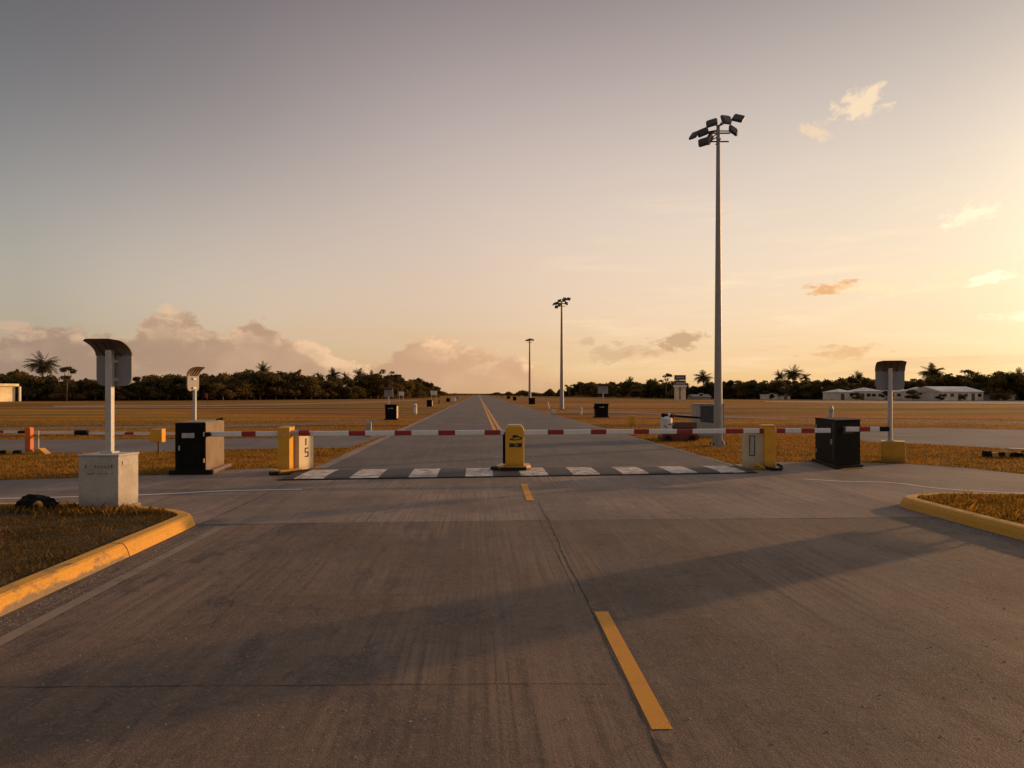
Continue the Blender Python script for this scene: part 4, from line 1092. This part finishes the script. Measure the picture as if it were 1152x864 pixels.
# parked vehicles and small white things at the left tree edge
def car(px,d,label,L=4.3,van=False,m='white',rz=0):
    x,_=XD(px,d); t=thing('parked_van' if van else 'parked_car',label,'van' if van else 'car',(x,d,0),rz)
    h=1.9 if van else 1.42
    pr_=[(-L/2,.35),(L/2,.35),(L/2,.85),(L/2-.2,.95),(L/2-1.0,1.0),(L/2-1.5,h),(-L/2+.3,h),(-L/2,1.0)] if van else [(-L/2,.35),(L/2,.35),(L/2,.75),(L/2-1.0,.92),(L/2-1.7,h),(-L/2+1.1,h),(-L/2+.5,.95),(-L/2,.9)]
    MB().extr(pr_,-.85,.85).build('body',M[m],t,.06)
    MB().extr([(L/2-1.25,1.0),(L/2-1.62,h-.1),(-L/2+1.1,h-.1),(-L/2+.8,1.0)],-.87,-.84).build('side_window',M['window'],t)
    for s_ in (-1,1): MB().tube((s_*L*.31,-.9,.33),(s_*L*.31,-.7,.33),.33,n=14).build('wheel',M['rubber'],t)
car(292,232,'white van parked at the edge of the left tree belt',4.6,True)
for px,d_,lb in ((356,275,'leftmost of a row of white blocks at the foot of the left trees'),(362,275,'second of a row of white blocks at the foot of the left trees'),(366,275,'third of a row of white blocks at the foot of the left trees'),(369.5,275,'rightmost of a row of white blocks at the foot of the left trees')):
    x,_=XD(px,d_); t=thing('marker_post',lb,'marker post',(x,d_,0)); MB().box((0,0,.7),(.8,.5,1.4)).build('post',M['white'],t,.05); MB().box((0,0,.06),(1.0,.7,.12)).build('foot',M['concrete'],t)

# ------------------------------------------------------------------ trees
def leaf_cloud(lobes,n,size,seed,flat=.7):
    r=np.random.default_rng(seed); L=np.array(lobes); wts=(L[:,3]*L[:,4]*L[:,5])**.7; wts/=wts.sum()
    i=r.choice(len(L),n,p=wts); d=r.normal(size=(n,3)); d/=np.linalg.norm(d,axis=1,keepdims=True)
    rad=np.where(r.uniform(0,1,n)<.06,r.uniform(1.05,1.35,n),r.uniform(.45,1.06,n)**.6); rad*=1+.18*np.sin(d[:,0]*5+i)*np.cos(d[:,2]*6+i*2)
    c=L[i,:3]+d*L[i,3:6]*rad[:,None]
    s=size*r.uniform(.5,1.3,n)
    a=r.normal(size=(n,3)); a/=np.linalg.norm(a,axis=1,keepdims=True)
    b=np.cross(a,r.normal(size=(n,3))); b/=np.linalg.norm(b,axis=1,keepdims=True)
    V=np.stack([c-a*s[:,None],c+b*s[:,None]*.55,c+a*s[:,None],c-b*s[:,None]*.55],1).reshape(-1,3)
    return V,np.arange(n*4).reshape(n,4)
def broadleaf(seed,wide=1.0,m='leaf',trunk=.32,n=3000):
    """unit tree 10 m tall"""
    r=random.Random(seed); lobes=[]
    k=r.randint(9,15)
    for _ in range(k):
        a=r.uniform(0,6.28); q=r.uniform(0,1)**.6*3.4*wide
        z=r.uniform(trunk*10+.6,8.6)-q*.30
        s=r.uniform(1.0,2.1)
        lobes.append((math.cos(a)*q,math.sin(a)*q,z,s*wide,s*wide,s*.72))
    lobes.append((0,0,8.3,1.6,1.6,1.3))
    V,F=leaf_cloud(lobes,n,.46,seed)
    cm=raw('crown',V,F,M[m])
    mb=MB(); mb.tube((0,0,0),(.1,.05,trunk*10+1.2),.30,.19,n=8)
    for lx,ly,lz,sx,_,_ in lobes[:7]: mb.tube((.1,.05,trunk*10*.8+r.uniform(-.4,.8)),(lx*.85,ly*.85,lz),.13,.04,n=5)
    tm=mb.build('trunk',M['trunk'])
    return tm,cm
def palm(seed,h=10,fr=24,L=3.0,droop=1.0):
    r=random.Random(seed); mb=MB(); pts=[]
    bx,by=r.uniform(-.6,.6),r.uniform(-.4,.4)
    for i in range(9):
        t_=i/8; pts.append(Vector((bx*t_*t_,by*t_*t_,h*t_)))
    for i in range(8): mb.tube(pts[i],pts[i+1],.22-.10*i/8,.22-.10*(i+1)/8,n=8)
    tm=mb.build('trunk',M['trunk'])
    V=[];F=[]
    top=pts[-1]
    for k in range(fr):
        a=k*2.399+r.uniform(-.2,.2); e=R(r.uniform(-30,82)); l=L*r.uniform(.8,1.1)
        dirh=Vector((math.cos(a),math.sin(a),0)); p=top.copy(); v=dirh*math.cos(e)+Vector((0,0,1))*math.sin(e)
        side=Vector((-dirh.y,dirh.x,0)); ns=13
        for i in range(ns):
            q=p+v*(l/ns); f=i/ns; wl=.72*math.sin(math.pi*min(1,.12+f*.9))**.7*L/3
            for s_ in (-1,1):
                tip=p+side*s_*wl+v*.35*wl-Vector((0,0,.45*wl*(1+r.uniform(-.3,.6))))
                b=len(V); V+=[tuple(p),tuple(p+v*(l/ns)*.75),tuple(tip+v*.05),tuple(tip)]; F.append((b,b+1,b+2,b+3))
            b=len(V); V+=[tuple(p+side*.035),tuple(q+side*.03),tuple(q-side*.03),tuple(p-side*.035)]; F.append((b,b+1,b+2,b+3))
            p=q; v=(v-Vector((0,0,.105*droop*(1-.2*v.z)))).normalized()
    cm=raw('crown',V,F,M['palm'])
    return tm,cm
protos=[broadleaf(s,w_,m,t_) for s,w_,m,t_ in ((1,1.0,'leaf',.25),(2,1.25,'leaf',.2),(3,.85,'leaf2',.3),(4,1.1,'leaf',.2),(5,1.35,'leaf2',.22),(6,.9,'leaf',.18),(7,1.15,'leaf2',.25),(8,1.4,'leaf',.2))]
palms=[palm(11,10,48,4.0,1.1),palm(12,10,36,3.7,.9),palm(13,10,22,3.4,1.3)]
used=set()
def place(proto,name,label,group,x,y,h,wide,base_h=10.0,rz=None,cat='tree'):
    t=thing(name,label,cat,(x,y,0),rnd.uniform(0,6.28) if rz is None else rz,group); s=h/base_h; t.scale=(s*wide,s*wide,s)
    for o in proto:
        if id(o) not in used: used.add(id(o)); c_=o
        else: c_=o.copy(); COL.objects.link(c_)
        c_.parent=t
    return t
def interp(tab,px):
    for a,b in zip(tab,tab[1:]):
        if a[0]<=px<=b[0]:
            f=(px-a[0])/(b[0]-a[0]); return [a[i]+(b[i]-a[i])*f for i in (1,2)]
    return tab[-1][1:]
left=[(-160,170,424),(0,190,421),(20,190,419),(40,192,425),(90,194,428),(120,196,430),(150,198,428),(180,200,423),(215,205,424),(240,212,424),(262,215,423),(280,220,419),(300,224,417),(330,232,420),(345,238,426),(380,248,427),(400,255,424),(430,266,424),(445,275,425),(462,300,428),(480,330,430),(492,360,434)]
right=[(640,470,434.5),(665,420,431.5),(700,360,433),(725,310,431),(745,290,430),(765,275,432),(800,265,432),(830,260,431.5),(860,255,431),(900,250,431),(930,246,430),(960,244,427),(985,242,430),(1010,240,429),(1035,238,425),(1075,236,424),(1090,232,427),(1110,222,421),(1130,215,420),(1152,212,420),(1320,200,422)]
def belt(tab,px0,px1,step,label,group,rows=((0,1.0),(14,1.0))):
    for dk,hs_ in rows:
        px=px0+rnd.uniform(0,step)
        while px<px1:
            d,ty=interp(tab,px); d2=d+dk+rnd.uniform(-3,3)
            h=ZY(ty-2.2+rnd.uniform(-2.8,6)*(250/d)**.5,d2)
            h=max(h,3.2)
            near=d<205
            place(rnd.choice(protos),'broadleaf_tree',label,group,XD(px,d2)[0],d2,h,rnd.uniform(.95,1.35))
            px+=step*rnd.uniform(.7,1.3)*(200/d)**.5
belt(left,-150,492,9.5,'dark broadleaf tree in the belt behind the left field','trees of the belt behind the left field')
belt(right,640,1310,10,'dark broadleaf tree in the belt behind the right field','trees of the belt behind the right field')
for px,d_,h_,lb in ((963,214,2.6,'round bush between the two leftmost houses on the right'),(997,216,3.0,'bush against the house left of the right hooded panel'),(1027,203,3.4,'dark bush filling the gap right of the right hooded panel'),(1058,195,2.0,'low bush at the left end of the long white building'),(1083,194,1.8,'low bush before the middle of the long white building'),(1124,200,3.6,'tall bush at the right end of the long white building'),(868,234,1.8,'low bush before the small flat-roofed hut')):
    place(rnd.choice(protos),'bush',lb,'bushes around the houses',XD(px,d_)[0],d_,h_,1.25,cat='bush')
# undergrowth closing the feet of both belts
def undergrowth(name,tab,px0,px1,n,label,zmax=5.5,m=('leaf','leaf2'),dk=6,size=.5):
    r=np.random.default_rng(hash(label)%1000 if False else len(label)); px=r.uniform(px0,px1,n)
    tx=np.array([q[0] for q in tab]); d=np.interp(px,tx,[q[1] for q in tab])+dk+r.uniform(-3,7,n); ty=np.interp(px,tx,[q[2] for q in tab])
    top=CAMH-(ty+3-HOR)*d/FOC; top=np.minimum(top,zmax)*(.62+.38*np.sin(px*.31+np.sin(px*.11)*2)); top=np.maximum(top,1.2)
    z=r.uniform(0,1,n)**.8*top; x=(px-CX)/FOC*d
    c_=np.stack([x,d,z],1); s=size*r.uniform(.5,1.4,n)
    a=r.normal(size=(n,3)); a/=np.linalg.norm(a,axis=1,keepdims=True); b=np.cross(a,r.normal(size=(n,3))); b/=np.linalg.norm(b,axis=1,keepdims=True)
    V=np.stack([c_-a*s[:,None],c_+b*s[:,None]*.6,c_+a*s[:,None],c_-b*s[:,None]*.6],1).reshape(-1,3)
    o=raw(name,V,np.arange(n*4).reshape(n,4),[M[k] for k in m],mi=r.integers(0,2,n)); tag(o,label,'bushes',kind='stuff')
undergrowth('undergrowth',left,-160,495,60000,'dark low scrub under the trees behind the left field')
undergrowth('undergrowth',right,640,1320,60000,'dark low scrub under the trees behind the right field',dk=8)
far=[(440,640,437),(490,640,437),(500,650,438.5),(512,680,440.5),(528,900,441.6),(536,1200,441.9),(545,1300,441.6),(552,950,439.5),(565,800,438.5),(580,680,438),(595,610,436),(606,580,434.5),(612,560,436),(640,500,434.5),(660,480,433)]
undergrowth('distant_woodland',far,440,660,26000,'far wooded skyline closing the view at the end of the road',30,dk=0,size=1.3)

# palms and stand-out trees
def palm_at(px,topy,d,label,k=0,wide=1.0):
    d+=17; h=ZY(topy+7*(190/d),d); place(palms[k],'palm_tree',label,'palms standing above the tree belts',XD(px,d)[0],d,h,wide*1.1)
palm_at(48,403.5,183,'full palm with drooping crown behind the pale yellow building at far left',0,1.15)
palm_at(296,411.5,222,'palm rising above the crest of the left trees right of the black cabinet',1,.9)
palm_at(358,419,245,'thin palm left of a pair above the left tree belt',2,.85)
palm_at(375,417.5,246,'wide-crowned palm right of a pair above the left tree belt',0,1.05)
palm_at(404,417,252,'palm left of the tall pale-stemmed tree near the road',1,1.0)
palm_at(709,425,330,'small palm above the right trees near the largest right roadside box',1,.9)
palm_at(737,427,285,'bushy low palm left of the billboard tower',0,1.0)
palm_at(791,420,258,'spiky palm just left of the nearest mast',0,1.25)
palm_at(877,419,250,'thin palm left of a pair of palms right of the nearest mast',1,.9)
palm_at(892,415.5,250,'tall palm right of a pair of palms right of the nearest mast',0,1.15)
palm_at(907,420,252,'leaning palm with thin fronds beside the tall palm pair',2,1.1)
palm_at(966,419.5,240,'palm above the white house left of the right hooded panel',1,1.0)
palm_at(1049,413.5,228,'broad palm above the houses right of the right hooded panel',0,1.35)
palm_at(1133,421,205,'low palm at the far right edge of the tree belt',1,1.0)
palm_at(326,418,234,'small palm head just left of the very thin bare-limbed tree',2,.8)
palm_at(388,419,250,'low palm between the wide-crowned palm and the palm near the road',2,.9)
palm_at(418,420,256,'low palm just left of the tall pale-stemmed tree',0,.8)
palm_at(255,419,212,'low palm over the left belt directly right of the black cabinet sign',2,.8)
palm_at(1098,418,230,'palm between the two open-crowned trees at far right',2,1.1)
palm_at(1146,417,204,'tall palm cut by the right edge of the view',0,1.0)
# open thin-limbed trees
def sparse(px,topy,d,label,seed,wide=1.0,pale=False):
    r=random.Random(seed); h=ZY(topy,d); t=thing('slender_tree',label,'tree',(XD(px,d)[0],d,0),0,'slender open trees above the belts')
    mb=MB(); mb.tube((0,0,0),(.2,0,h*.62),.20,.13,n=7); lobes=[]
    for k in range(7):
        a=r.uniform(0,6.28); q=r.uniform(.6,1.9)*wide; z=h*r.uniform(.68,.95)
        mb.tube((.2,0,h*.55+r.uniform(-.6,.3)),(math.cos(a)*q,math.sin(a)*q,z),.08,.03,n=5); lobes.append((math.cos(a)*q,math.sin(a)*q,z,.75*wide,.7*wide,.45))
    mb.build('trunk',M['galv'] if False else M['trunk'],t)
    V,F=leaf_cloud(lobes,520,.32,seed); raw('crown',V,F,M['leaf'],t)
sparse(75,412.5,188,'slender tree with tufted open crown right of the left palm',21,1.1)
sparse(152,424,200,'slender small-crowned tree just right of the left hooded panel',22,.8)
sparse(335,414.5,236,'very thin bare-limbed tree above the left belt',23,.55)
sparse(437,415,262,'tall pale-stemmed tree behind the left roadside box',24,1.3)
sparse(447,420,262,'smaller open tree right of the tall pale-stemmed tree',25,.8)
sparse(749,419.5,280,'open-crowned tree left of the billboard tower',26,1.3)
sparse(1085,416,232,'open-crowned tree right of the broad right palm',27,1.6)
sparse(1034,424,232,'round open tree left of the broad right palm',28,1.3)
sparse(1115,420,222,'flat-topped spreading tree at the far right of the belt',29,2.0)
sparse(640,433,400,'small thin tree behind the middle mast',30,1.2)
for o in list(protos)+list(palms):
    for q in o:
        if id(q) not in used: bpy.data.objects.remove(q)

HAZE=0
if HAZE:
    hb=MB().box((0,600,18),(3400,2600,38)).build('haze',[]); tag(hb,kind='stuff')
    hm=bpy.data.materials.new('evening haze'); hm.use_nodes=True; hn=hm.node_tree; 
    for n_ in list(hn.nodes):
        if n_.type!='OUTPUT_MATERIAL': hn.nodes.remove(n_)
    pv=hn.nodes.new('ShaderNodeVolumePrincipled'); pv.inputs['Density'].default_value=HAZE; pv.inputs['Color'].default_value=(.95,.86,.74,1); pv.inputs['Anisotropy'].default_value=.3
    hn.links.new(pv.outputs[0],[n_ for n_ in hn.nodes if n_.type=='OUTPUT_MATERIAL'][0].inputs['Volume']); hb.data.materials.append(hm)
# ------------------------------------------------------------------ output
S.render.engine='CYCLES'
S.view_settings.view_transform='Standard'; S.view_settings.look='None'; S.view_settings.gamma=1; S.view_settings.use_curve_mapping=False
S.view_settings.exposure=0.0
S.render.resolution_x=1024; S.render.resolution_y=768
